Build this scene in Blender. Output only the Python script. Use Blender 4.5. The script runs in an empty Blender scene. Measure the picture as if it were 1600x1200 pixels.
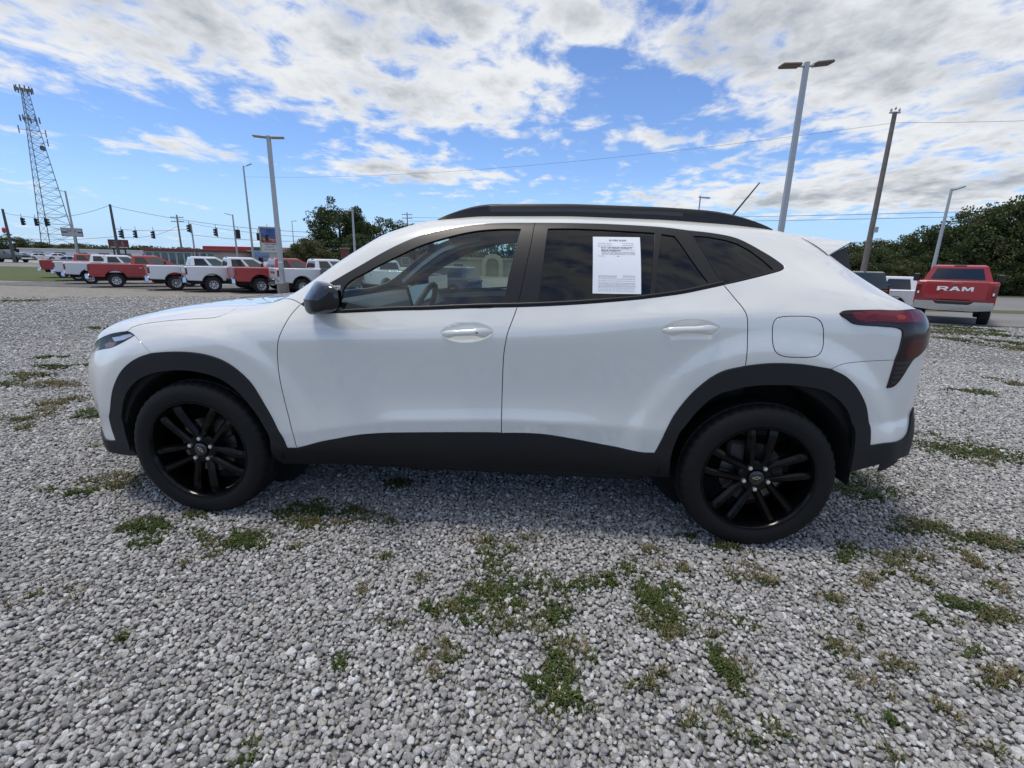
import bpy, bmesh, math, random
import numpy as np
from mathutils import Vector, Matrix
from mathutils.geometry import delaunay_2d_cdt

R = math.radians
scene = bpy.context.scene
COL = scene.collection
rng = np.random.default_rng(7)
random.seed(7)

# ------------------------------------------------------------------ camera
cam_d = bpy.data.cameras.new('camera')
cam = bpy.data.objects.new('camera', cam_d); COL.objects.link(cam)
scene.camera = cam
CAM = Vector((.3582, -2.9548, 1.2846))
YAW, PITCH, ROLL = -.071615, -.250493, .021406
def cam_axes():
    fwd = Vector((math.sin(YAW) * math.cos(PITCH), math.cos(YAW) * math.cos(PITCH), math.sin(PITCH)))
    right = Vector((math.cos(YAW), -math.sin(YAW), 0)); up = right.cross(fwd)
    r = math.cos(ROLL) * right + math.sin(ROLL) * up
    u = -math.sin(ROLL) * right + math.cos(ROLL) * up
    return r, u, fwd
_r, _u, _f = cam_axes()
cam.matrix_world = Matrix(((_r.x, _u.x, -_f.x, CAM.x), (_r.y, _u.y, -_f.y, CAM.y), (_r.z, _u.z, -_f.z, CAM.z), (0, 0, 0, 1)))
cam_d.sensor_width = 36; cam_d.lens = 733.98 / 1600 * 36
cam_d.clip_start = .05; cam_d.clip_end = 9000

# ------------------------------------------------------------------ world: sky with broken cloud, and the sun
SUN_DIR = Vector((-.24, -.01, .97)).normalized()
world = bpy.data.worlds.new('World'); scene.world = world; world.use_nodes = True
CLOUDS = [
    (-30.0, 20.5, 44.6, 4.9, 0.75),
    (-42.5, 15.7, 12.2, 2.7, 0.4),
    (-15.8, 16.1, 11.7, 2.8, 0.7),
    (-2.9, 24.0, 16.8, 2.5, 0.8),
    (-6.2, 18.2, 8.3, 2.2, 0.35),
    (27.3, 19.5, 15.1, 6.4, 1.15),
    (35.7, 10.3, 9.3, 4.3, 0.9),
    (21.4, 7.0, 15.1, 1.6, 0.9),
    (33.8, 6.9, 9.7, 1.6, 0.6),
    (-39.4, 9.9, 7.8, 1.0, 0.95),
    (-13.2, 9.4, 16.5, 1.3, 0.95),
    (-21.3, 10.6, 4.7, 0.9, 0.3),
    (-47.0, 5.2, 8.5, 0.5, 0.8),
    (-36.1, 4.6, 4.2, 0.4, 0.75),
    (-29.2, 6.7, 7.6, 0.9, -0.3),
    (-46.9, 10.5, 8.2, 1.3, -1.0),
    (-34.7, 12.3, 9.1, 1.0, -0.7),
    (-30.1, 9.6, 4.8, 3.4, -0.6),
    (-36.8, 7.4, 26.4, 0.9, -0.6),
    (-25.6, 4.4, 42.3, 2.3, -1.0),
    (4.0, 20.3, 4.6, 1.1, -1.5),
    (-4.9, 22.0, 2.7, 2.0, -0.5),
    (10.2, 17.2, 6.9, 1.8, -1.2),
    (14.2, 15.3, 7.2, 1.7, -0.7),
    (2.6, 9.9, 12.9, 2.3, -0.7),
    (-7.5, 13.2, 8.5, 1.0, -0.5),
    (26.8, 11.1, 4.5, 1.0, -0.8),
    (32.5, 3.6, 11.8, 1.2, -1.1),
    (9.9, 13.2, 3.9, 0.8, 0.4),
    (13.2, 23.4, 2.4, 0.8, -0.7),
]

def build_world():
    nt = world.node_tree; nt.nodes.clear(); L = nt.links
    def nd(t, **k):
        n = nt.nodes.new(t)
        for a, b in k.items(): setattr(n, a, b)
        return n
    def math_(op, a, b=None, c=None, clamp=False):
        n = nd('ShaderNodeMath', operation=op, use_clamp=clamp)
        for i, x in enumerate((a, b, c)):
            if x is None: continue
            if isinstance(x, (int, float)): n.inputs[i].default_value = x
            else: L.new(x, n.inputs[i])
        return n.outputs[0]
    def vmath(op, a, b=None):
        n = nd('ShaderNodeVectorMath', operation=op)
        for i, x in enumerate((a, b)):
            if x is None: continue
            if isinstance(x, tuple): n.inputs[i].default_value = x
            else: L.new(x, n.inputs[i])
        return n.outputs['Value'] if op in ('DOT_PRODUCT', 'LENGTH') else n.outputs[0]
    def ramp(x, a, b, lo=0, hi=1):
        n = nd('ShaderNodeMapRange', interpolation_type='SMOOTHSTEP')
        L.new(x, n.inputs['Value'])
        for k, v in (('From Min', a), ('From Max', b), ('To Min', lo), ('To Max', hi)): n.inputs[k].default_value = v
        return n.outputs['Result']
    sky = nd('ShaderNodeTexSky', sky_type='NISHITA', sun_disc=False)
    sky.sun_elevation = math.asin(SUN_DIR.z); sky.sun_rotation = math.atan2(SUN_DIR.x, SUN_DIR.y)
    sky.altitude = 200; sky.air_density = 1.0; sky.dust_density = .15; sky.ozone_density = 2.5
    tc = nd('ShaderNodeTexCoord')
    d = vmath('NORMALIZE', tc.outputs['Generated'])
    sp = nd('ShaderNodeSeparateXYZ'); L.new(d, sp.inputs[0])
    x, y, z = sp.outputs
    zc = math_('MAXIMUM', z, 0.0)
    k = math_('DIVIDE', 1.0, math_('ADD', zc, .12))
    cb = nd('ShaderNodeCombineXYZ')
    L.new(math_('MULTIPLY', x, k), cb.inputs[0]); L.new(math_('MULTIPLY', y, k), cb.inputs[1])
    P = cb.outputs[0]
    az = math_('MULTIPLY', math_('ARCTAN2', x, y), 57.29578)
    el = math_('MULTIPLY', math_('ARCSINE', z), 57.29578)
    ae = nd('ShaderNodeCombineXYZ'); L.new(az, ae.inputs[0]); L.new(el, ae.inputs[1])
    cov = None
    for (a, e, ra, re, w) in CLOUDS:
        t = vmath('MULTIPLY', vmath('SUBTRACT', ae.outputs[0], (a, e, 0)), (1 / max(ra, .5), 1 / max(re, .5), 0))
        g = math_('MULTIPLY', math_('POWER', 2.71828, math_('MULTIPLY', vmath('DOT_PRODUCT', t, t), -1.0)), w)
        cov = g if cov is None else math_('ADD', cov, g)
    cov = math_('ADD', cov, ramp(z, .36, .70, 0, .6))      # the deck in the upper picture carries on overhead
    def noise(vec, scale, detail, rough, dist=0.0):
        n = nd('ShaderNodeTexNoise', noise_dimensions='3D')
        L.new(vec, n.inputs['Vector'])
        for kk, v in (('Scale', scale), ('Detail', detail), ('Roughness', rough), ('Distortion', dist)): n.inputs[kk].default_value = v
        return n.outputs['Fac']
    Pw = vmath('MULTIPLY', P, (1.0, .8, 1.0))
    n1 = noise(Pw, 5.6, 10, .60, .25)
    n2 = noise(vmath('ADD', Pw, (7.3, 2.1, 4.0)), 1.9, 5, .55)
    n3 = noise(vmath('ADD', Pw, (1.3, 9.1, 2.0)), 1.9, 6, .58)
    s = math_('ADD', math_('SUBTRACT', math_('MULTIPLY', n1, 1.15), .10), math_('MULTIPLY', math_('SUBTRACT', n2, .5), .40))
    s = math_('ADD', s, math_('MULTIPLY', cov, .26))
    dens = ramp(s, .42, .72)
    dens = math_('MULTIPLY', dens, ramp(z, -.01, .05))
    thick = ramp(math_('ADD', math_('ADD', s, math_('MULTIPLY', math_('SUBTRACT', n3, .5), .9)), math_('MULTIPLY', math_('SUBTRACT', n1, .5), -.5)), .57, 1.02)
    col = nd('ShaderNodeMix', data_type='RGBA'); L.new(thick, col.inputs[0])
    col.inputs[6].default_value = (.86, .88, .905, 1); col.inputs[7].default_value = (.34, .385, .45, 1)
    skym = nd('ShaderNodeMix', data_type='RGBA', blend_type='MULTIPLY'); skym.inputs[0].default_value = 1
    hz = nd('ShaderNodeMix', data_type='RGBA'); L.new(ramp(z, -.02, .16, .85, 0), hz.inputs[0]); L.new(sky.outputs[0], hz.inputs[6]); hz.inputs[7].default_value = (3.4, 4.7, 5.6, 1)
    L.new(hz.outputs[2], skym.inputs[6]); skym.inputs[7].default_value = (SKY_K * .84, SKY_K * .97, SKY_K * 1.22, 1)
    mix = nd('ShaderNodeMix', data_type='RGBA'); L.new(dens, mix.inputs[0]); L.new(skym.outputs[2], mix.inputs[6]); L.new(col.outputs[2], mix.inputs[7])
    bg = nd('ShaderNodeBackground'); bg.inputs['Strength'].default_value = .1
    sc = nd('ShaderNodeMix', data_type='RGBA', blend_type='MULTIPLY'); sc.inputs[0].default_value = 1
    L.new(mix.outputs[2], sc.inputs[6]); sc.inputs[7].default_value = (10, 10, 10, 1)
    L.new(sc.outputs[2], bg.inputs['Color'])
    out = nd('ShaderNodeOutputWorld'); L.new(bg.outputs[0], out.inputs['Surface'])
SKY_K = .138
build_world()
world.cycles.sampling_method = 'MANUAL'; world.cycles.sample_map_resolution = 1024
sun_d = bpy.data.lights.new('sun', 'SUN'); sun = bpy.data.objects.new('sun', sun_d); COL.objects.link(sun)
sun_d.energy = 2.3; sun_d.angle = R(14.0); sun_d.color = (1.0, .93, .84)
sun.rotation_euler = SUN_DIR.to_track_quat('Z', 'Y').to_euler()
vs = scene.view_settings
vs.view_transform = 'Standard'; vs.look = 'None'; vs.gamma = 1; vs.use_curve_mapping = False; vs.exposure = 0.0
scene.cycles.max_bounces = 8; scene.cycles.transparent_max_bounces = 16; scene.cycles.caustics_reflective = False; scene.cycles.caustics_refractive = False
scene.cycles.use_denoising = True

# ------------------------------------------------------------------ materials
MATS = {}
def mat(name, color=(.5, .5, .5), rough=.5, metal=0, coat=0, spec=.5, coat_rough=.03, bump=None, vary=None, emit=None):
    """principled; bump=(scale, strength, detail), vary=(scale, amount, colour2)"""
    if name in MATS: return MATS[name]
    m = bpy.data.materials.new(name); m.use_nodes = True
    nt = m.node_tree; b = nt.nodes['Principled BSDF']; L = nt.links
    b.inputs['Base Color'].default_value = (*color, 1); b.inputs['Roughness'].default_value = rough
    b.inputs['Metallic'].default_value = metal; b.inputs['Coat Weight'].default_value = coat
    b.inputs['Coat Roughness'].default_value = coat_rough; b.inputs['Specular IOR Level'].default_value = spec
    if vary or bump:
        tc = nt.nodes.new('ShaderNodeTexCoord')
    if vary:
        n = nt.nodes.new('ShaderNodeTexNoise'); n.inputs['Scale'].default_value = vary[0]; n.inputs['Detail'].default_value = 6; n.inputs['Roughness'].default_value = .6
        L.new(tc.outputs['Object'], n.inputs['Vector'])
        mr = nt.nodes.new('ShaderNodeMapRange'); mr.inputs['From Min'].default_value = .35; mr.inputs['From Max'].default_value = .65; mr.inputs['To Max'].default_value = vary[1]
        L.new(n.outputs['Fac'], mr.inputs['Value'])
        mx = nt.nodes.new('ShaderNodeMix'); mx.data_type = 'RGBA'; L.new(mr.outputs[0], mx.inputs[0])
        mx.inputs[6].default_value = (*color, 1); mx.inputs[7].default_value = (*vary[2], 1)
        L.new(mx.outputs[2], b.inputs['Base Color'])
    if bump:
        n = nt.nodes.new('ShaderNodeTexNoise'); n.inputs['Scale'].default_value = bump[0]; n.inputs['Detail'].default_value = bump[2]
        L.new(tc.outputs['Object'], n.inputs['Vector'])
        bp = nt.nodes.new('ShaderNodeBump'); bp.inputs['Strength'].default_value = bump[1]; bp.inputs['Distance'].default_value = .01
        L.new(n.outputs['Fac'], bp.inputs['Height']); L.new(bp.outputs[0], b.inputs['Normal'])
    if emit:
        b.inputs['Emission Color'].default_value = (*emit[0], 1); b.inputs['Emission Strength'].default_value = emit[1]
    MATS[name] = m
    return m
def glass(name, tint, refl=1.0, ior=1.5, rough=0.0):
    """thin pane: tinted see-through plus Fresnel reflection"""
    m = bpy.data.materials.new(name); m.use_nodes = True; nt = m.node_tree; nt.nodes.clear(); L = nt.links
    t = nt.nodes.new('ShaderNodeBsdfTransparent'); t.inputs[0].default_value = (*tint, 1)
    g = nt.nodes.new('ShaderNodeBsdfGlossy'); g.inputs['Roughness'].default_value = rough; g.inputs[0].default_value = (refl, refl, refl, 1)
    f = nt.nodes.new('ShaderNodeFresnel'); f.inputs[0].default_value = ior
    geo = nt.nodes.new('ShaderNodeNewGeometry')
    mx = nt.nodes.new('ShaderNodeMixShader'); o = nt.nodes.new('ShaderNodeOutputMaterial')
    mr = nt.nodes.new('ShaderNodeMath'); mr.operation = 'MULTIPLY'
    iv = nt.nodes.new('ShaderNodeMath'); iv.operation = 'SUBTRACT'; iv.inputs[0].default_value = 1; L.new(geo.outputs['Backfacing'], iv.inputs[1])
    L.new(f.outputs[0], mr.inputs[0]); L.new(iv.outputs[0], mr.inputs[1])
    L.new(mr.outputs[0], mx.inputs[0]); L.new(t.outputs[0], mx.inputs[1]); L.new(g.outputs[0], mx.inputs[2]); L.new(mx.outputs[0], o.inputs[0])
    MATS[name] = m
    return m

# ------------------------------------------------------------------ object helpers
def tag(o, label=None, cat=None, group=None, kind=None):
    if label: o['label'] = label
    if cat: o['category'] = cat
    if group: o['group'] = group
    if kind: o['kind'] = kind
    return o
def empty(name, loc=(0, 0, 0), rz=0.0, scale=1.0):
    o = bpy.data.objects.new(name, None); COL.objects.link(o); o.location = loc; o.rotation_euler = (0, 0, rz); o.scale = (scale,) * 3
    o.empty_display_size = .2
    return o
def link(name, me, parent=None):
    o = bpy.data.objects.new(name, me); COL.objects.link(o)
    if parent is not None: o.parent = parent
    return o
class MB:
    """collects verts and faces for ONE mesh"""
    def __init__(s): s.v = []; s.f = []; s.m = []; s.cur = 0
    def add(s, vs, fs):
        n = len(s.v); s.v += [tuple(q) for q in vs]; s.f += [tuple(i + n for i in f) for f in fs]; s.m += [s.cur] * len(fs)
        return s
    def box(s, c, size, rot=None, taper=(1, 1), bevel=0.0):
        hx, hy, hz = (q / 2 for q in size); b = min(bevel, hx * .95, hy * .95, hz * .95)
        if b <= 0:
            vs = [(sx * hx * (taper[0] if sz > 0 else 1), sy * hy * (taper[1] if sz > 0 else 1), sz * hz) for sz in (-1, 1) for sy in (-1, 1) for sx in (-1, 1)]
            fs = [(0, 2, 3, 1), (4, 5, 7, 6), (0, 1, 5, 4), (2, 6, 7, 3), (0, 4, 6, 2), (1, 3, 7, 5)]
        else:   # chamfered box
            vs = []; idx = {}
            for sx in (-1, 1):
                for sy in (-1, 1):
                    for sz in (-1, 1):
                        tx, ty = (taper if sz > 0 else (1, 1))
                        for ax in range(3):
                            q = [sx * (hx - b), sy * (hy - b), sz * (hz - b)]; q[ax] = (sx * hx, sy * hy, sz * hz)[ax]
                            idx[(sx, sy, sz, ax)] = len(vs); vs.append((q[0] * tx, q[1] * ty, q[2]))
            fs = []
            for ax in range(3):
                a, c2 = [i for i in range(3) if i != ax]
                for sg in (-1, 1):
                    loop = []
                    for (p, q) in ((-1, -1), (1, -1), (1, 1), (-1, 1)):
                        t = [0, 0, 0]; t[ax] = sg; t[a] = p; t[c2] = q
                        loop.append(idx[(t[0], t[1], t[2], ax)])
                    fs.append(loop)
            for ax in range(3):      # edges parallel to ax
                a, c2 = [i for i in range(3) if i != ax]
                for p in (-1, 1):
                    for q in (-1, 1):
                        e = []
                        for sg in (-1, 1):
                            t = [0, 0, 0]; t[ax] = sg; t[a] = p; t[c2] = q
                            e.append((idx[(t[0], t[1], t[2], a)], idx[(t[0], t[1], t[2], c2)]))
                        fs.append([e[0][0], e[0][1], e[1][1], e[1][0]])
            for sx in (-1, 1):
                for sy in (-1, 1):
                    for sz in (-1, 1): fs.append([idx[(sx, sy, sz, i)] for i in range(3)])
            out = []
            for f in fs:
                pts = [Vector(vs[i]) for i in f]; nn = (pts[1] - pts[0]).cross(pts[2] - pts[0]); ctr = sum(pts, Vector()) / len(pts)
                out.append(tuple(f) if nn.dot(ctr) > 0 else tuple(reversed(f)))
            fs = out
        if rot is not None: vs = [rot @ Vector(q) for q in vs]
        vs = [(q[0] + c[0], q[1] + c[1], q[2] + c[2]) for q in vs]
        return s.add(vs, fs)
    def tube(s, pts, r, n=8, cap=True):
        pts = [Vector(q) for q in pts]; rs = r if isinstance(r, (list, tuple)) else [r] * len(pts)
        vs = []; fs = []; prev = None
        for i, q in enumerate(pts):
            t = (pts[min(i + 1, len(pts) - 1)] - pts[max(i - 1, 0)]).normalized()
            if prev is None: a = t.orthogonal().normalized()
            else: a = (prev - prev.dot(t) * t).normalized()
            prev = a; b = t.cross(a)
            for k in range(n):
                an = 2 * math.pi * k / n; vs.append(q + rs[i] * (math.cos(an) * a + math.sin(an) * b))
        for i in range(len(pts) - 1):
            for k in range(n):
                k2 = (k + 1) % n; fs.append((i * n + k, i * n + k2, (i + 1) * n + k2, (i + 1) * n + k))
        if cap: fs.append(tuple(reversed(range(n)))); fs.append(tuple((len(pts) - 1) * n + k for k in range(n)))
        return s.add(vs, fs)
    def lathe(s, prof, n=32, axis='y', c=(0, 0, 0), closed=False):
        """prof: list of (axial, radius)"""
        vs = []; fs = []
        for (a, r) in prof:
            for k in range(n):
                an = 2 * math.pi * k / n; u, w = r * math.cos(an), r * math.sin(an)
                q = (u, a, w) if axis == 'y' else ((u, w, a) if axis == 'z' else (a, u, w))
                vs.append((q[0] + c[0], q[1] + c[1], q[2] + c[2]))
        m = len(prof); rngp = range(m) if closed else range(m - 1)
        for i in rngp:
            j = (i + 1) % m
            for k in range(n):
                k2 = (k + 1) % n; fs.append((i * n + k, i * n + k2, j * n + k2, j * n + k) if axis == 'y' else (i * n + k, j * n + k, j * n + k2, i * n + k2)[::-1])
        return s.add(vs, fs)
    def prism(s, poly, a0, a1, axis='y'):
        """extrude a 2d polygon along an axis; poly in the two other axes (xz for y, xy for z, yz for x)"""
        def q(p, a): return (p[0], a, p[1]) if axis == 'y' else ((p[0], p[1], a) if axis == 'z' else (a, p[0], p[1]))
        n = len(poly); vs = [q(p, a0) for p in poly] + [q(p, a1) for p in poly]
        ar = sum(poly[i][0] * poly[(i + 1) % n][1] - poly[(i + 1) % n][0] * poly[i][1] for i in range(n))
        fl = (ar > 0) != (axis == 'y')
        fs = [tuple(range(n)), tuple(reversed(range(n, 2 * n)))] + [((i + 1) % n, i, n + i, n + (i + 1) % n) for i in range(n)]
        if (a1 > a0) == fl: fs = [tuple(reversed(f)) for f in fs]
        return s.add(vs, fs)
    def mesh(s, name, mats, smooth=False):
        me = bpy.data.meshes.new(name); me.from_pydata(s.v, [], s.f)
        for m in (mats if isinstance(mats, (list, tuple)) else [mats]): me.materials.append(m)
        if any(s.m): me.polygons.foreach_set('material_index', s.m)
        if smooth is not False:
            me.polygons.foreach_set('use_smooth', [True] * len(me.polygons))
            if smooth is not True: me.set_sharp_from_angle(angle=R(smooth))
        me.update()
        return me
    def build(s, name, mats, parent=None, smooth=False):
        return link(name, s.mesh(name, mats, smooth), parent)
def text_mesh(body, size, mat_, name, parent=None, align='CENTER', extrude=0.0, mw=None, bold=0.0, sx=1.0, shear=0.0):
    cu = bpy.data.curves.new(name, 'FONT'); cu.body = body; cu.size = size; cu.align_x = align; cu.align_y = 'CENTER'; cu.extrude = extrude; cu.offset = bold; cu.shear = shear
    cu.resolution_u = 2
    tmp = bpy.data.objects.new(name, cu); COL.objects.link(tmp)
    bpy.context.view_layer.update()
    me = bpy.data.meshes.new_from_object(tmp.evaluated_get(bpy.context.evaluated_depsgraph_get()))
    bpy.data.objects.remove(tmp); me.name = name
    if sx != 1.0: me.transform(Matrix.Diagonal((sx, 1, 1, 1)))
    if mw is not None: me.transform(mw)
    me.materials.clear(); me.materials.append(mat_)
    return link(name, me, parent)
def copy_tree(o, parent=None):
    c = o.copy(); COL.objects.link(c); c.parent = parent
    for ch in o.children: copy_tree(ch, c)
    return c

# ================================================================== the white parked car
# ---- the body skin: S(x, v); v runs from the sill up over the roof to the centre line ----
SX = [-2.12, -2.0, -1.85, -1.65, -1.45, -1.2, -1.0, -.9, -.66, -.467, -.268, 0, .45, .9, 1.2, 1.4, 1.6, 1.74, 1.888, 2.03, 2.10]
PLAN_X = [-2.16, -2.12, -2.07, -2.0, -1.9, -1.7, -1.35, -.9, 0, .9, 1.35, 1.7, 1.9, 2.0, 2.06, 2.1, 2.14]
PLAN_Y = [.53, .61, .69, .765, .825, .868, .882, .888, .890, .888, .885, .88, .85, .80, .745, .67, .59]
LOWX = [-2.12, -2.0, -1.75, -1.35, -.9, -.37, .16, .5, .88, 1.35, 1.75, 2.1]
ROWS = [  # z knots on LOWX, half width offset from the plan curve on LOWX
    ([.29, .275, .245, .25, .268, .285, .298, .302, .306, .325, .375, .425], [-.02, -.02, -.03, -.06, -.10, -.10, -.10, -.10, -.09, -.03, -.005, .03]),
    ([.35, .345, .335, .36, .378, .39, .40, .40, .40, .42, .45, .50], [-.012, -.012, -.012, -.012, -.012, -.012, -.012, -.012, -.012, -.008, .004, .04]),
    ([.42, .42, .43, .44, .40, .475, .505, .49, .455, .52, .56, .60], [-.02, -.02, -.018, -.014, -.012, -.014, -.014, -.014, -.014, -.008, .006, .035]),
    ([.49, .50, .50, .51, .45, .545, .575, .575, .565, .60, .63, .66], [-.008, -.008, -.01, -.01, -.008, -.002, -.002, -.002, -.006, -.005, 0, 0]),
    ([.50, .51, .51, .52, .47, .555, .585, .585, .575, .61, .64, .67], [-.004, -.004, -.01, -.01, -.008, -.004, -.004, -.004, -.008, -.005, 0, 0]),
    ([.60, .61, .62, .63, .63, .67, .69, .70, .71, .73, .76, .79], [0, 0, -.005, -.006, -.014, -.026, -.026, -.026, -.018, -.006, 0, 0]),
    ([.70, .72, .76, .81, .85, .875, .90, .925, .98, 1.0, 1.0, .96], [0, 0, 0, -.002, -.006, -.006, -.006, -.006, -.006, -.006, -.006, -.004]),
    ([.765, .79, .83, .88, .925, .945, .97, 1.0, 1.065, 1.09, 1.095, 1.03], [-.06, -.042, -.008, -.004, -.002, -.001, -.001, -.002, -.006, -.012, -.012, -.01]),
    ([.79, .825, .875, .93, .97, .995, 1.02, 1.045, 1.10, 1.125, 1.12, 1.06], [-.085, -.062, -.026, -.016, -.016, -.016, -.016, -.017, -.022, -.03, -.03, -.03]),
]
Z8 = [.80, .865, .92, .955, .98, 1.0, 1.02, 1.03, 1.047, 1.058, 1.07, 1.088, 1.118, 1.15, 1.18, 1.20, 1.20, 1.185, 1.155, 1.112, 1.08]
D8 = [-.095, -.08, -.05, -.048, -.048, -.05, -.05, -.05, -.05, -.05, -.05, -.052, -.055, -.06, -.065, -.07, -.07, -.07, -.065, -.055, -.05]
Z9 = [.83, .885, .945, .985, 1.008, 1.035, 1.06, 1.08, 1.13, 1.18, 1.23, 1.262, 1.285, 1.29, 1.29, 1.285, 1.265, 1.225, 1.175, 1.118, 1.084]
Z10 = [.845, .90, .965, 1.01, 1.035, 1.055, 1.07, 1.105, 1.245, 1.357, 1.413, 1.444, 1.455, 1.44, 1.415, 1.38, 1.32, 1.265, 1.185, 1.12, 1.086]
Z11 = [.86, .91, .975, 1.022, 1.05, 1.07, 1.078, 1.11, 1.283, 1.413, 1.48, 1.51, 1.515, 1.505, 1.490, 1.472, 1.412, 1.292, 1.195, 1.122, 1.088]
Z12 = [.87, .92, .985, 1.032, 1.056, 1.075, 1.08, 1.125, 1.335, 1.45, 1.515, 1.54, 1.548, 1.54, 1.522, 1.505, 1.458, 1.32, 1.22, 1.13, 1.092]
Z13 = [.875, .925, .99, 1.036, 1.06, 1.078, 1.085, 1.135, 1.35, 1.463, 1.525, 1.545, 1.553, 1.545, 1.527, 1.512, 1.468, 1.33, 1.23, 1.135, 1.096]
Y9 = [.50, .64, .735, .755, .765, .775, .785, .79, .80, .79, .78, .778, .775, .765, .755, .745, .74, .735, .715, .69, .58]
Y10 = [.45, .58, .65, .66, .67, .69, .72, .75, .735, .69, .67, .665, .665, .66, .655, .65, .66, .67, .68, .665, .55]
Y11 = [.37, .47, .5, .51, .52, .54, .6, .68, .69, .625, .59, .585, .585, .585, .585, .59, .60, .62, .64, .625, .50]
Y12 = [.2, .25, .27, .27, .28, .3, .36, .42, .40, .37, .34, .33, .33, .33, .33, .33, .34, .35, .36, .35, .28]
GX0, GDX, NGX = -2.16, .01, 431
NV = 15                     # v = 0 .. 14 (15 rows; row 14 is the centre line)
SUB = 12
def _curve(xk, yk, sig=5.0):
    x = GX0 + GDX * (np.arange(-40, NGX + 40))
    xk = np.array(xk, float); yk = np.array(yk, float)
    y = np.interp(x, xk, yk)
    lo = x < xk[0]; hi = x > xk[-1]
    y[lo] = yk[0] + (x[lo] - xk[0]) * (yk[1] - yk[0]) / (xk[1] - xk[0])
    y[hi] = yk[-1] + (x[hi] - xk[-1]) * (yk[-1] - yk[-2]) / (xk[-1] - xk[-2])
    k = np.exp(-.5 * (np.arange(-25, 26) / sig) ** 2); k /= k.sum()
    y = np.convolve(y, k, 'same')
    return y[40:40 + NGX]
def make_skin():
    plan = _curve(PLAN_X, PLAN_Y, 2.0)
    Y = []; Z = []
    for zk, ok in ROWS:
        Z.append(_curve(LOWX, zk)); Y.append(plan + _curve(LOWX, ok))
    Z.append(_curve(SX, Z8)); Y.append(plan + _curve(SX, D8))
    for zk, yk in ((Z9, Y9), (Z10, Y10), (Z11, Y11), (Z12, Y12)):
        Z.append(_curve(SX, zk, 4.0)); Y.append(_curve(SX, yk, 4.0))
    Z.append(_curve(SX, Z13, 4.0)); Y.append(np.zeros(NGX))
    Y = np.array(Y).T; Z = np.array(Z).T           # [ix, row]
    # pad rows: extrapolate below, mirror at the centre line
    Yp = np.concatenate([2 * Y[:, :1] - Y[:, 1:2], Y, -Y[:, -2:-1]], 1)
    Zp = np.concatenate([2 * Z[:, :1] - Z[:, 1:2], Z, Z[:, -2:-1]], 1)
    nv = (NV - 1) * SUB + 1
    GY = np.zeros((NGX, nv)); GZ = np.zeros((NGX, nv))
    for j in range(nv):
        i = min(j // SUB, NV - 2); t = j / SUB - i
        w = ((1 - t) ** 3 / 6, (3 * t ** 3 - 6 * t * t + 4) / 6, (-3 * t ** 3 + 3 * t * t + 3 * t + 1) / 6, t ** 3 / 6)
        for k in range(4):
            if i + k < Yp.shape[1]:
                GY[:, j] += w[k] * Yp[:, i + k]; GZ[:, j] += w[k] * Zp[:, i + k]
    GX = np.repeat((GX0 + GDX * np.arange(NGX))[:, None], nv, 1)
    def sm(a, b, x):
        t = np.clip((x - a) / (b - a), 0, 1); return t * t * (3 - 2 * t)
    for xw, zc in ((-1.35, .36), (1.35, .375)):
        r = np.hypot(GX - xw, (GZ - zc))
        GY += .014 * sm(.66, .56, r) * sm(9.5 * SUB, 7 * SUB, np.arange(nv)[None, :])
    G = np.stack([GX, -GY, GZ], 2)                 # near side: negative y
    dx = np.gradient(G, axis=0); dv = np.gradient(G, axis=1)
    N = np.cross(dx, dv); N /= np.linalg.norm(N, axis=2)[..., None] + 1e-12
    return G, N
SKIN, SKIN_N = make_skin()
def skin_at(x, v):
    x = np.asarray(x, float); v = np.asarray(v, float)
    fx = np.clip((x - GX0) / GDX, 0, NGX - 1.001); fv = np.clip(v * SUB, 0, SKIN.shape[1] - 1.001)
    ix = fx.astype(int); iv = fv.astype(int); tx = (fx - ix)[..., None]; tv = (fv - iv)[..., None]
    def bl(A): return (A[ix, iv] * (1 - tx) + A[ix + 1, iv] * tx) * (1 - tv) + (A[ix, iv + 1] * (1 - tx) + A[ix + 1, iv + 1] * tx) * tv
    P = bl(SKIN); N = bl(SKIN_N)
    return P, N / np.linalg.norm(N, axis=-1)[..., None]

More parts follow.
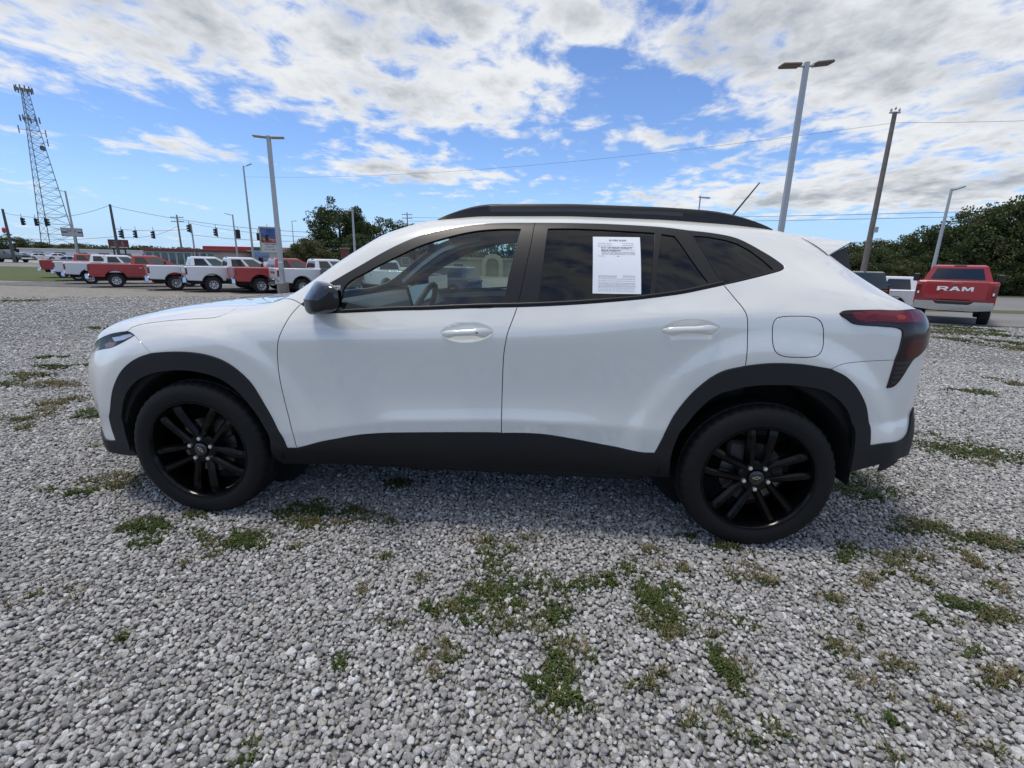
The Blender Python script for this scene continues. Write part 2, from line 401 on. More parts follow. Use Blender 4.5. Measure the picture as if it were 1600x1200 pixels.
# outlines of panels, lamps and panes in skin coordinates (x along the car, v round the section)
LINES = {
    'hoodgap': [(-1.6774, 8.691), (-1.6576, 9.007), (-1.6009, 9.2), (-1.5336, 9.272), (-1.4379, 9.309), (-1.3019, 9.292), (-1.2142, 9.342), (-1.1681, 9.868), (-1.1621, 10.559), (-1.12, 11.2)],
    'hl_top': [(-2.125, 7.6), (-1.804, 8.637), (-1.6774, 8.691)],
    'hl_rear': [(-1.6774, 8.691), (-1.6516, 8.519), (-1.6279, 8.263)],
    'hl_low': [(-1.6279, 8.263), (-1.6951, 7.766), (-1.7631, 7.441), (-1.843, 7.371), (-2.125, 6.95)],
    'fbseam': [(-1.6279, 8.263), (-1.593, 7.835), (-1.554, 7.229), (-1.5242, 6.669)],
    'cladF_outa': [(-1.8315, 1.233), (-1.8453, 2.084), (-1.8188, 4.047), (-1.7776, 5.011), (-1.7215, 5.612), (-1.6523, 6.139), (-1.5774, 6.519), (-1.5242, 6.669)],
    'cladF_outb': [(-1.5242, 6.669), (-1.4725, 6.676), (-1.3611, 6.6), (-1.2523, 6.39), (-1.1608, 6.076), (-1.0861, 5.705), (-1.0314, 5.352), (-0.988, 4.891), (-0.9432, 4.268), (-0.9086, 2.982), (-0.8898, 1.378)],
    'cladF_in': [(-1.7094, 0.491), (-1.7474, 1.284), (-1.7543, 2.299), (-1.7359, 4.162), (-1.6938, 4.936), (-1.6289, 5.427), (-1.5485, 5.689), (-1.4635, 5.788), (-1.362, 5.789), (-1.2666, 5.687), (-1.1664, 5.453), (-1.073, 4.958), (-0.9993, 4.154), (-0.9662, 2.136), (-0.9865, 0.421)],
    'doorF': [(-0.7978, 9.687), (-0.815, 9.405), (-0.8378, 8.881), (-0.866, 7.761), (-0.8876, 6.617), (-0.8953, 6.047), (-0.8947, 5.708), (-0.8801, 5.028), (-0.8599, 4.201), (-0.8406, 1.38)],
    'cladtopF': [(-0.8406, 1.38), (-0.7513, 1.816), (-0.6437, 2.058), (-0.5297, 2.227), (-0.4339, 2.22), (-0.3393, 2.188), (-0.1553, 2.192), (0.1629, 2.176)],
    'cladtopR': [(0.1659, 2.157), (0.3044, 2.254), (0.3643, 2.25), (0.514, 2.094), (0.6635, 1.933), (0.7659, 1.836), (0.8272, 1.789), (0.8765, 1.81)],
    'beltF': [(-0.7978, 9.687), (-0.7491, 9.231), (-0.7344, 9.074), (-0.6616, 8.955), (-0.5939, 8.926), (-0.4783, 8.906), (-0.3549, 8.899), (-0.2087, 8.861), (-0.0528, 8.856), (0.0838, 8.851), (0.222, 8.832)],
    'Bgap': [(0.222, 8.832), (0.2073, 8.317), (0.1898, 7.557), (0.1771, 6.635), (0.1691, 6.033), (0.1645, 5.243), (0.1637, 3.837), (0.1644, 2.177)],
    'Bgap_up': [(0.2835, 11.427), (0.2714, 10.607), (0.256, 10.061), (0.2381, 9.431), (0.222, 8.832)],
    'beltR': [(0.222, 8.832), (0.3416, 8.827), (0.5022, 8.841), (0.5943, 8.859), (0.6802, 8.879), (0.7685, 8.915), (0.8563, 8.981), (0.944, 9.064), (1.0318, 9.195), (1.1197, 9.34)],
    'doorR': [(1.1197, 9.34), (1.1418, 9.032), (1.1659, 8.618), (1.1898, 8.077), (1.2042, 7.504), (1.2136, 6.694), (1.22, 6.037), (1.2225, 5.578)],
    'cladR_out1': [(1.2225, 5.578), (1.1217, 5.455), (1.0523, 5.226), (0.9918, 4.884), (0.9415, 4.324), (0.9055, 2.707), (0.8765, 1.81)],
    'cladR_out2': [(1.2225, 5.578), (1.2878, 5.614), (1.3403, 5.626), (1.4602, 5.601), (1.579, 5.512)],
    'cladR_out3': [(1.579, 5.512), (1.645, 5.354), (1.7031, 5.069), (1.7525, 4.583), (1.7845, 3.307), (1.8023, 1.764)],
    'cladR_in1': [(0.9598, 0.438), (0.9482, 1.494), (0.9635, 2.573), (1.0198, 4.315), (1.0981, 4.93), (1.2221, 5.166)],
    'cladR_gap': [(1.2221, 5.166), (1.2244, 5.353), (1.2225, 5.578)],
    'cladR_in2': [(1.2221, 5.166), (1.288, 5.204), (1.3546, 5.209), (1.4754, 5.175), (1.5923, 4.991), (1.6707, 4.528), (1.7127, 3.302), (1.7353, 1.765), (1.7429, 0.471)],
    'bumpgap': [(1.579, 5.512), (1.6109, 5.589), (1.646, 5.631), (1.7019, 5.653), (1.7448, 5.666), (1.8535, 5.71)],
    'dlo_top1': [(-0.7978, 9.687), (-0.7135, 10.317), (-0.6184, 10.529), (-0.4878, 10.699), (-0.3403, 10.961), (-0.1893, 11.16), (-0.0361, 11.313), (0.1206, 11.418), (0.2835, 11.427)],
    'dlo_top2': [(0.2835, 11.427), (0.4537, 11.407), (0.6226, 11.439), (0.8712, 11.391), (0.9864, 11.313)],
    'dlo_top3': [(0.9864, 11.313), (1.0901, 11.281), (1.1999, 11.14), (1.254, 10.95), (1.3013, 10.738), (1.3447, 10.518), (1.3761, 10.301), (1.3896, 10.171), (1.3898, 10.068), (1.379, 9.97), (1.328, 9.789), (1.2056, 9.495), (1.1197, 9.34)],
    'dlo_div': [(0.9864, 11.313), (1.0523, 10.313), (1.1197, 9.34)],
    'tail_top': [(1.5882, 7.557), (1.6024, 7.774), (1.6237, 7.847), (1.6901, 7.942), (1.8392, 8.309), (2.01, 9.167), (2.075, 9.2), (2.12, 9.2)],
    'tail_in': [(1.8535, 5.71), (1.8621, 5.957), (1.8652, 6.255), (1.8648, 6.566), (1.858, 6.733), (1.838, 6.797), (1.7737, 6.758), (1.6626, 6.775), (1.6412, 6.838), (1.6139, 7.124), (1.593, 7.382), (1.5882, 7.557)],
    'tail_in2': [(1.8411, 5.062), (1.8475, 5.352), (1.8535, 5.71)],
    'tail_o1': [(2.12, 9.2), (2.125, 6.75)],
    'tail_o2': [(2.125, 6.75), (1.9769, 5.844), (1.9478, 5.746), (1.9306, 5.607), (1.8826, 5.147), (1.8673, 5.079), (1.8411, 5.062)],
    'bump_out': [(2.125, 6.75), (2.125, 3.4)],
    'bump_low': [(2.125, 3.4), (2.05, 3.833), (2.0063, 2.276), (1.9912, 1.896), (1.9689, 1.763), (1.8762, 1.815), (1.8023, 1.764)],
    'lowR_bot': [(2.125, 0), (2.0688, 0.555), (1.8979, 0.803), (1.7429, 0.471)],
    'roofditch': [(2.12, 9.2), (2.07, 9.6), (2, 11), (1.888, 12.1), (1.74, 12.2), (1.6, 12.2), (1.2, 12.1), (0.5, 12.1), (0, 12.1), (-0.268, 12.1), (-0.467, 12.1), (-0.66, 12.05), (-0.85, 11.9), (-1.1077, 12.813)],
    'cowl': [(-1.12, 11.2), (-0.98, 11.3), (-1.1077, 12.813)],
    'fbase': [(-1.1077, 12.813), (-0.7978, 9.687)],
    'fbot': [(-0.8406, 1.38), (-0.8898, 1.378)],
    'lipline': [(-1.8315, 1.233), (-1.8834, 1.132), (-2.125, 1.15)],
    'lipedge': [(-2.125, 1.15), (-2.125, 0)],
    'lipbot': [(-2.125, 0), (-1.7094, 0.491)],
    'cladF_end': [(-0.8898, 1.378), (-0.9865, 0.421)],
    'bumpfront': [(-2.125, 1.15), (-2.125, 6.95)],
    'hl_front': [(-2.125, 6.95), (-2.125, 7.6)],
    'sillgap': [(0.1644, 2.177), (0.1509, 1.115), (0.1556, 0.71), (0.1787, 0), (0.175, 0)],
    'sillFbot': [(0.175, 0), (-0.96, 0)],
    'sillFend': [(-0.96, 0), (-0.9865, 0.421), (-0.8898, 1.378), (-0.8406, 1.38)],
    'sillRbot': [(0.175, 0), (0.97, 0)],
    'sillRend': [(0.97, 0), (0.9598, 0.438), (0.8765, 1.81)],
    'cladR_end': [(0.8765, 1.81), (0.9598, 0.438)],
    'hood_mid': [(-1.12, 11.2), (-1.02, 11.6), (-0.99, 12.5), (-1, 14)],
    'hood_cl': [(-1, 14), (-2.13, 14)],
    'hood_front': [(-2.13, 14), (-2.13, 8.5), (-2.125, 7.6)],
    'lowR_edge': [(2.125, 3.4), (2.125, 0)],
    'glassF': [(0.2199, 11.099), (0.2018, 10.524), (0.1775, 9.782), (0.1465, 8.974), (-0.0917, 8.967), (-0.3559, 9.008), (-0.5958, 9.1), (-0.5972, 9.69), (-0.5861, 10.121), (-0.4798, 10.362), (-0.3317, 10.596), (-0.1825, 10.83), (-0.0313, 11.008), (0.1241, 11.108)],
    'glassR': [(0.3462, 11.102), (0.5917, 11.11), (0.8328, 11.069), (0.817, 10.087), (0.8015, 9.02), (0.6219, 8.936), (0.3168, 8.967), (0.3275, 9.754)],
    'glassR2': [(0.8641, 11.027), (0.9212, 10.978), (0.9838, 10.23), (1.055, 9.443), (0.961, 9.248), (0.8235, 9.05), (0.8395, 10.089)],
    'glassQ': [(1, 11.053), (1.0693, 11.069), (1.1484, 10.993), (1.2008, 10.879), (1.2511, 10.672), (1.2983, 10.358), (1.3427, 9.961), (1.2293, 9.645), (1.1258, 9.413), (1.0625, 10.232)],
    'fuel': [(1.3184, 6.428), (1.3174, 6.612), (1.3217, 6.879), (1.3364, 7.109), (1.3678, 7.205), (1.4125, 7.23), (1.4571, 7.233), (1.4913, 7.123), (1.5105, 6.912), (1.5237, 6.613), (1.5318, 6.277), (1.535, 6.011), (1.5298, 5.88), (1.515, 5.792), (1.4812, 5.754), (1.4287, 5.749), (1.3834, 5.761), (1.3529, 5.807), (1.335, 5.888), (1.3249, 6.033)],
    'paper': [(0.5522, 10.839), (0.7649, 10.885), (0.7658, 9.122), (0.5542, 9.208)],
    'tailbar': [(1.6354, 7.621), (1.9987, 8.786), (1.9929, 7.874), (1.8302, 7.151), (1.6875, 6.935), (1.6529, 7.093)],
    'tailamber': [(1.8297, 7.716), (1.8459, 7.856), (1.868, 7.955), (1.8755, 7.796), (1.8611, 7.522), (1.8366, 7.41)],
    'tailred': [(1.9174, 6.283), (1.9908, 6.424), (1.9849, 5.96), (1.9517, 5.834), (1.8957, 5.802), (1.8988, 5.977)],
    'hl_amber': [(-1.8494, 7.892), (-1.8075, 8.046), (-1.7551, 7.9), (-1.7708, 7.569), (-1.8288, 7.537)],
    'hl_bar': [(-1.7903, 8.394), (-1.7284, 8.393), (-1.6733, 8.506), (-1.6479, 8.342), (-1.7015, 8.097), (-1.7665, 8.03)],
    'tailslat0': [(1.8564, 5.664), (1.9266, 5.697), (1.9236, 5.633), (1.856, 5.601)],
    'tailslat1': [(1.855, 5.553), (1.9149, 5.579), (1.9121, 5.517), (1.8546, 5.491)],
    'tailslat2': [(1.8537, 5.444), (1.9039, 5.466), (1.9013, 5.404), (1.8533, 5.382)],
    'tailslat3': [(1.8524, 5.334), (1.8938, 5.353), (1.8913, 5.292), (1.852, 5.271)],
    'tailslat4': [(1.8511, 5.222), (1.8842, 5.241), (1.8819, 5.178), (1.8507, 5.158)],
}
PAINT = mat('white_paint', (.73, .725, .68), .28, 0, 1.0, .5, .015)
PAINT.node_tree.nodes['Principled BSDF'].inputs['Coat IOR'].default_value = 1.9
CLAD = mat('textured_black_plastic', (.0115, .0115, .0122), .6, 0, 0, .35, bump=(900, .15, 2))
GLOSSB = mat('gloss_black', (.008, .008, .009), .12, 0, .6)
SATIN = mat('satin_black_trim', (.009, .0088, .0095), .42, 0, 0, .4)
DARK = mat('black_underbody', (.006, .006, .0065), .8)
GAP_SHADE = mat('gap_shade_black', (.010, .010, .010), .8)  # near-black that paints the shade inside the panel gaps
CHROME = mat('chrome', (.75, .76, .78), .12, 1)
SILVER = mat('silver_metal', (.5, .51, .52), .3, 1)
INTER_D = mat('dark_interior_plastic', (.045, .047, .048), .6)
INTER_L = mat('light_grey_trim', (.42, .44, .44), .75)
SEATM = mat('charcoal_seat_cloth', (.03, .032, .035), .9, bump=(400, .3, 2))
CLEAR = glass('front_window_glass', (.64, .75, .72), ior=1.6)
TINT = glass('privacy_glass', (.022, .024, .028))
WSG = glass('windscreen_glass', (.76, .86, .84))

def crom(pts, step=.012):
    """Catmull-Rom through (x, v) points, resampled by real length on the skin"""
    p = np.array(pts, float)
    if len(p) == 2:
        q = p[0] + (p[1] - p[0]) * np.linspace(0, 1, 40)[:, None]
    else:
        e = np.concatenate([[2 * p[0] - p[1]], p, [2 * p[-1] - p[-2]]])
        t = np.linspace(0, 1, 14, endpoint=False)[:, None]; q = []
        for i in range(1, len(e) - 2):
            a, b, c, d = e[i - 1], e[i], e[i + 1], e[i + 2]
            sc = np.array([1, .12]); l0 = max(np.linalg.norm((b - a) * sc), 1e-4); l1 = max(np.linalg.norm((c - b) * sc), 1e-4); l2 = max(np.linalg.norm((d - c) * sc), 1e-4)
            m1 = l1 * .5 * ((b - a) / l0 + (c - b) / l1); m2 = l1 * .5 * ((c - b) / l1 + (d - c) / l2)
            q.append((2 * t ** 3 - 3 * t ** 2 + 1) * b + (t ** 3 - 2 * t ** 2 + t) * m1 + (-2 * t ** 3 + 3 * t ** 2) * c + (t ** 3 - t ** 2) * m2)
        q = np.concatenate(q + [p[-1:]])
    P, _ = skin_at(q[:, 0], q[:, 1])
    s = np.concatenate([[0], np.cumsum(np.linalg.norm(np.diff(P, axis=0), axis=1))])
    n = max(1, int(round(s[-1] / step)))
    u = np.linspace(0, s[-1], n + 1)
    return np.stack([np.interp(u, s, q[:, 0]), np.interp(u, s, q[:, 1])], 1)
def loop(*names, step=.012):
    out = []
    for n in names:
        if isinstance(n, str):
            rev = n.startswith('-'); c = crom(LINES[n.lstrip('-')], step)
            if rev: c = c[::-1]
        else: c = crom(n, step)
        out.append(c[:-1] if out is not None else c)
        last = c[-1]
    q = np.concatenate(out)
    keep = [0]
    for i in range(1, len(q)):
        if np.linalg.norm((q[i] - q[keep[-1]]) * (1, .12)) > .002: keep.append(i)
    q = q[keep]
    if np.linalg.norm((q[0] - q[-1]) * (1, .12)) < .002: q = q[:-1]
    x, y = q[:, 0], q[:, 1]
    if (x * np.roll(y, -1) - np.roll(x, -1) * y).sum() < 0: q = q[::-1]
    return q
def closed(name, step=.012):
    p = LINES[name]
    return loop(list(p) + [p[0]], step=step) if len(p) > 12 else loop(*[[p[i], p[(i + 1) % len(p)]] for i in range(len(p))], step=step)
def inset(q, d):
    """move a ccw loop inwards by d metres measured on the skin"""
    if d == 0: return q
    prv = np.roll(q, 1, 0); nxt = np.roll(q, -1, 0)
    P, N = skin_at(q[:, 0], q[:, 1]); Pp, _ = skin_at(prv[:, 0], prv[:, 1]); Pn, _ = skin_at(nxt[:, 0], nxt[:, 1])
    T = Pn - Pp; T /= np.linalg.norm(T, axis=1)[:, None] + 1e-9
    D = np.cross(N, T); D /= np.linalg.norm(D, axis=1)[:, None] + 1e-9
    h = .003
    Sx = (skin_at(q[:, 0] + h, q[:, 1])[0] - skin_at(q[:, 0] - h, q[:, 1])[0]) / (2 * h)
    hv = .03
    Sv = (skin_at(q[:, 0], q[:, 1] + hv)[0] - skin_at(q[:, 0], q[:, 1] - hv)[0]) / (2 * hv)
    a = (Sx * Sx).sum(1); b = (Sx * Sv).sum(1); c = (Sv * Sv).sum(1); r1 = (Sx * D).sum(1) * d; r2 = (Sv * D).sum(1) * d
    det = a * c - b * b + 1e-9
    return q + np.clip(np.stack([(r1 * c - r2 * b) / det, (a * r2 - b * r1) / det], 1), -.05, .05)
def in_poly(pts, q):
    x, y = pts[:, 0], pts[:, 1]; c = np.zeros(len(pts), bool)
    for (x0, y0), (x1, y1) in zip(q, np.roll(q, -1, 0)):
        if y0 == y1: continue
        c ^= ((y0 > y) != (y1 > y)) & (x < (x1 - x0) * (y - y0) / (y1 - y0) + x0)
    return c
VS = .12
def panel_mesh(name, outer, holes=(), off=0.0, gap=.0028, depth=.014, bev=.0012, du=.02, dv=.13, mat_=None, shape=None, fine=None):
    """a panel cut out of the body skin: crisp outline, rolled edge and a return flange"""
    loops = [inset(outer, gap)] + [inset(h[::-1], gap) for h in holes]
    allq = np.concatenate(loops)
    x0, v0 = outer.min(0); x1, v1 = outer.max(0)
    gx, gv = np.meshgrid(np.arange(x0 + du / 2, x1, du), np.arange(v0 + dv / 2, v1, dv))
    g = np.stack([gx.ravel(), gv.ravel()], 1)
    if fine:
        g = g[~((g[:, 0] > fine[0]) & (g[:, 0] < fine[1]) & (g[:, 1] > fine[2]) & (g[:, 1] < fine[3]))]
        fx, fv = np.meshgrid(np.arange(fine[0], fine[1], .006), np.arange(fine[2], fine[3], .035))
        g = np.concatenate([g, np.stack([fx.ravel(), fv.ravel()], 1)])
    g = g[in_poly(g, loops[0])]
    for h in loops[1:]: g = g[~in_poly(g, h)]
    s2 = np.array([1, VS])
    if len(g):
        keep = np.ones(len(g), bool)
        for i in range(0, len(allq), 400):
            dd = np.linalg.norm((g[:, None] - allq[None, i:i + 400]) * s2, axis=2).min(1); keep &= dd > .007
        g = g[keep]
    pts = np.concatenate([allq, g]) * s2
    edges = []; b = 0
    for lp in loops:
        n = len(lp); edges += [(b + i, b + (i + 1) % n) for i in range(n)]; b += n
    vo, _, fo, orig, _, _ = delaunay_2d_cdt([Vector(q) for q in pts], edges, [], 0, 1e-6)
    vo = np.array([tuple(q) for q in vo]); uv = vo / s2
    tri = np.array([f for f in fo if len(f) == 3])
    ce = uv[tri].mean(1)
    ok = in_poly(ce, loops[0])
    for h in loops[1:]: ok &= ~in_poly(ce, h)
    tri = tri[ok]
    a = uv[tri]; ar = (a[:, 1, 0] - a[:, 0, 0]) * (a[:, 2, 1] - a[:, 0, 1]) - (a[:, 2, 0] - a[:, 0, 0]) * (a[:, 1, 1] - a[:, 0, 1])
    tri = np.where((ar < 0)[:, None], tri[:, ::-1], tri)
    tri = tri[np.abs(ar) > 1e-9]
    P, N = skin_at(uv[:, 0], uv[:, 1])
    o = np.full(len(P), off)
    if shape is not None:
        t1 = np.cross(N, (0, 0, 1.0)); t1 /= np.linalg.norm(t1, axis=1)[:, None]; t2 = np.cross(N, t1); e = .002
        d1 = (shape(P + e * t1) - shape(P - e * t1)) / (2 * e); d2 = (shape(P + e * t2) - shape(P - e * t2)) / (2 * e)
        o = o + shape(P); P = P + N * o[:, None]
        N = N - d1[:, None] * t1 - d2[:, None] * t2; N /= np.linalg.norm(N, axis=1)[:, None]
    else: P = P + N * o[:, None]
    V = [P]; NN = [N]; F = [tuple(t) for t in tri]; FL = []
    inmap = {}
    for k, ol in enumerate(orig):
        for q in ol: inmap[q] = k
    b = 0; base = len(P)
    for lp in loops:
        n = len(lp); idx = np.array([inmap[b + i] for i in range(n)]); b += n
        Q = P[idx]; M = N[idx]; T = np.roll(Q, -1, 0) - np.roll(Q, 1, 0); T /= np.linalg.norm(T, axis=1)[:, None] + 1e-9
        O = np.cross(T, M)                                  # outwards, in the surface
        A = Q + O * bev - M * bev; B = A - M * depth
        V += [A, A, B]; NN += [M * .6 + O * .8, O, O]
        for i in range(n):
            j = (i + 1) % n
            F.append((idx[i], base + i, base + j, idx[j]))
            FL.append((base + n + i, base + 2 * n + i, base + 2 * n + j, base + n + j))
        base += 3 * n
    V = np.concatenate(V); NN = np.concatenate(NN); NN /= np.linalg.norm(NN, axis=1)[:, None] + 1e-9
    panel_mesh.flange = len(FL)
    return V, F + FL, NN
def to_mesh(name, V, F, NN, mat_, flip=False, flange=0):
    V = np.array(V); NN = np.array(NN)
    if flip:
        V = V * (1, -1, 1); NN = NN * (1, -1, 1); F = [tuple(reversed(f)) for f in F]
    me = bpy.data.meshes.new(name); me.from_pydata(V.tolist(), [], F); me.materials.append(mat_)
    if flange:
        me.materials.append(GAP_SHADE); me.polygons.foreach_set('material_index', [0] * (len(F) - flange) + [1] * flange)  # return flange blackened so the gap's shade sits in its colour
    me.polygons.foreach_set('use_smooth', [True] * len(me.polygons))
    me.normals_split_custom_set_from_vertices(NN.tolist())
    return me
def panel(name, parents, outer, holes=(), mat_=PAINT, label=None, sides=(0, 1), **k):
    """the panel on the near side and its mirror image on the far side; parents is one parent or one per side"""
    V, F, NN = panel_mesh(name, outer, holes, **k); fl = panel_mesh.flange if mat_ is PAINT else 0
    res = []
    for s in sides:
        par = parents[s] if isinstance(parents, (list, tuple)) else parents
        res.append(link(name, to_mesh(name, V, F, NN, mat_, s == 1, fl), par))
        if label: res[-1]['label'] = label
    return res

def dish(x0, x1, z0, z1, hh, depth):
    """shape function that sinks a lens-shaped cup into a panel"""
    xm = (x0 + x1) / 2; L_ = (x1 - x0) / 2; tilt = (z1 - z0) / (x1 - x0); zc = (z0 + z1) / 2
    def f(P):
        a = (P[:, 0] - xm) / L_; zl = P[:, 2] - zc - tilt * (P[:, 0] - xm)
        h = hh * np.clip(1 - np.abs(a) ** 2.2, 0, 1) ** .7 + 1e-5
        b = np.clip(np.abs(zl) / h, 0, 1); b = np.where(np.abs(a) >= 1, 1, b)
        return -depth * (1 - b ** 2) ** .8 * np.clip(1 - np.abs(a) ** 3, 0, 1) ** .7
    return f
HF = (-.121, .124, .975, .990); HR = (.851, 1.100, 1.020, 1.033)
car = empty('parked_car', (0, 0, 0))
tag(car, 'white compact crossover with black cladding and black wheels, side on in front', 'car')

# ---- painted panels
fender = panel('front_fender', car, loop('hoodgap', 'cowl', 'fbase', 'doorF', 'fbot', '-cladF_outb', '-fbseam', '-hl_rear'))
panel('front_bumper', car, loop('fbseam', '-cladF_outa', 'lipline', 'bumpfront', '-hl_low'), gap=.0012)
hood = panel('bonnet', car, loop('hoodgap', 'hood_mid', 'hood_cl', 'hood_front', 'hl_top'), dv=.2, gap=.0032)
doorf = panel('front_door', car, loop('doorF', 'cladtopF', '-Bgap', '-beltF'), gap=.0030, shape=dish(*HF, .043, .011), fine=(-.14, .14, 6.7, 7.7))
doorr = panel('rear_door', car, loop('Bgap', 'cladtopR', '-cladR_out1', '-doorR', '-beltR'), gap=.0030, shape=dish(*HR, .043, .011), fine=(.83, 1.12, 6.3, 7.5))
FUEL = closed('fuel')
quarter = panel('body_side', car, loop('fbase', 'dlo_top1', 'dlo_top2', 'dlo_top3', 'doorR', 'cladR_out2', 'bumpgap', 'tail_in', 'tail_top', 'roofditch'), holes=[FUEL])
panel('fuel_door', quarter, FUEL, gap=.0030)
rbump = panel('rear_bumper', car, loop('cladR_out3', '-bump_low', '-bump_out', 'tail_o2', 'tail_in2', '-bumpgap'), gap=.0015)
roofq = loop([(-.18, 12.1), (.5, 12.1), (1.5, 12.15)], [(1.5, 12.15), (1.55, 14)], [(1.55, 14), (-.22, 14)], [(-.22, 14), (-.18, 12.1)])
panel('roof', car, roofq, off=-.004, gap=.004, dv=.3)
panel('windscreen', car, loop([(-.9, 11.9), (-.66, 12.1), (-.467, 12.1), (-.268, 12.1), (-.2, 12.1)], [(-.2, 12.1), (-.24, 14)], [(-.24, 14), (-.98, 14)], [(-.98, 14), (-.95, 13), (-.9, 11.9)]), mat_=WSG, off=-.004, gap=.002, depth=.004, dv=.3)
panel('rear_window', car, loop([(1.62, 12.3), (1.74, 12.3), (1.888, 12.2)], [(1.888, 12.2), (1.90, 14)], [(1.90, 14), (1.58, 14)], [(1.58, 14), (1.62, 12.3)]), mat_=TINT, off=-.004, gap=.002, depth=.004, dv=.3)
panel('tailgate', car, loop([(1.888, 12.2), (2.0, 11.1), (2.07, 9.6), (2.12, 9.2)], [(2.12, 9.2), (2.14, 14)], [(2.14, 14), (1.90, 14)], [(1.90, 14), (1.888, 12.2)]), off=-.002, dv=.3)
# ---- black cladding
def arch_lip(P):
    return .008 + 0 * P[:, 0]
panel('arch_moulding', car, loop('cladF_outa', 'cladF_outb', 'cladF_end', '-cladF_in', '-lipbot', '-lipedge', '-lipline'), mat_=CLAD, off=.008, gap=.0006, depth=.022)
panel('arch_moulding', car, loop('cladR_out2', 'cladR_out3', '-bump_low', 'lowR_edge', 'lowR_bot', '-cladR_in2', 'cladR_gap'), mat_=CLAD, off=.008, gap=.0006, depth=.022)
panel('arch_moulding', doorr, loop('cladR_out1', 'cladR_end', 'cladR_in1', 'cladR_gap'), mat_=CLAD, off=.008, gap=.0006, depth=.022)
panel('sill_moulding', doorf, loop('cladtopF', 'sillgap', 'sillFbot', 'sillFend'), mat_=CLAD, off=.005, gap=.0006, depth=.03, dv=.12)
panel('sill_moulding', doorr, loop('cladtopR', '-sillRend', '-sillRbot', '-sillgap'), mat_=CLAD, off=.005, gap=.0006, depth=.03, dv=.12)
# ---- window frames and panes
GF, GR, GR2, GQ = closed('glassF'), closed('glassR'), closed('glassR2'), closed('glassQ')
panel('window_frame', doorf, loop('beltF', '-Bgap_up', '-dlo_top1'), [GF], SATIN, off=.001, gap=.002, depth=.012)
panel('window_frame', doorr, loop('beltR', '-dlo_div', '-dlo_top2', 'Bgap_up'), [GR, GR2], SATIN, off=.001, gap=.002, depth=.012)
panel('window_frame', quarter, loop('dlo_div', '-dlo_top3'), [GQ], SATIN, off=.001, gap=.002, depth=.012)
panel('window_pane', doorf, GF, mat_=CLEAR, off=-.006, gap=-.003, depth=.001)
panel('window_pane', doorr, GR, mat_=TINT, off=-.005, gap=-.003, depth=.001)
panel('window_pane', doorr, GR2, mat_=TINT, off=-.005, gap=-.003, depth=.001)
panel('window_pane', quarter, GQ, mat_=TINT, off=-.004, gap=-.003, depth=.001)
# bright-edged division seam round the frames (belt weather strip)
def strip(name, parents, pts, w, h, mat_, off=0.0):
    """a raised bead running along a line on the skin"""
    q = crom(pts, .03); P, N = skin_at(q[:, 0], q[:, 1]); T = np.gradient(P, axis=0); T /= np.linalg.norm(T, axis=1)[:, None]; O = np.cross(N, T)
    prof = [(-w / 2, 0), (-w / 2 * .8, h * .8), (0, h), (w / 2 * .8, h * .8), (w / 2, 0)]
    V = []; NN = []
    for a, b in prof: V.append(P + O * a + N * (b + off)); NN.append(N * .7 + O * a / w * 1.6)
    n = len(P); V = np.concatenate(V); NN = np.concatenate(NN); NN /= np.linalg.norm(NN, axis=1)[:, None]
    F = [(i * n + k, i * n + k + 1, (i + 1) * n + k + 1, (i + 1) * n + k) for i in range(len(prof) - 1) for k in range(n - 1)]
    for s in (0, 1):
        link(name, to_mesh(name, V, F, NN, mat_, s == 1), parents[s] if isinstance(parents, (list, tuple)) else parents)
bf = LINES['beltF']; br = LINES['beltR']
strip('weather_strip', doorf, [(x, v + .10) for x, v in bf[4:]], .014, .005, SATIN)
strip('weather_strip', doorr, [(x, v + .10) for x, v in br], .014, .005, SATIN)
# ---- lamps
HL = loop('hl_rear', 'hl_low', 'hl_front', 'hl_top')
LENS = glass('headlamp_lens', (.88, .89, .9), ior=1.35)
hl = panel('headlight', car, HL, mat_=LENS, off=-.002, gap=.002, depth=.002)
panel('lamp_housing', hl, HL, mat_=mat('lamp_housing_dark', (.02, .02, .022), .3, .3), off=-.030, gap=.003, depth=.001)
panel('lamp_bezel', hl, HL, holes=[inset(HL, .009)], mat_=GLOSSB, off=-.004, gap=.002, depth=.02)
panel('marker_lamp', hl, closed('hl_amber'), mat_=mat('amber_reflector', (.22, .06, .03), .25), off=-.008, gap=0, depth=.008)
panel('lamp_reflector', hl, closed('hl_bar'), mat_=mat('lamp_silver', (.62, .64, .67), .35, .6), off=-.008, gap=0, depth=.008)
TL = loop('tail_top', 'tail_o1', 'tail_o2', 'tail_in2', 'tail_in')
TAILM = mat('smoked_red_lens', (.016, .003, .005), .10, 0, 0, .45)
tl = panel('tail_light', car, TL, mat_=TAILM, off=.006, gap=.0015, depth=.02, bev=.003)
REDM = mat('red_lens', (.13, .010, .018), .1, 0, 0, .4)
panel('lamp_bar', tl, closed('tailbar'), mat_=REDM, off=.0072, gap=0, depth=.001)
panel('lamp_segment', tl, closed('tailred'), mat_=mat('bright_red_lens', (.075, .003, .005), .1, 0, 0, .4), off=.0072, gap=0, depth=.001)
SLAT = mat('lamp_slat', (.012, .012, .013), .35)
for k in range(5):
    q = closed('tailslat%d' % k); panel('lamp_slat', tl, q, mat_=SLAT, off=.0078, gap=0, depth=.001)
panel('lamp_segment', tl, closed('tailamber'), mat_=mat('orange_red_lens', (.34, .035, .022), .1, 0, 0, .4), off=.0084, gap=0, depth=.001)

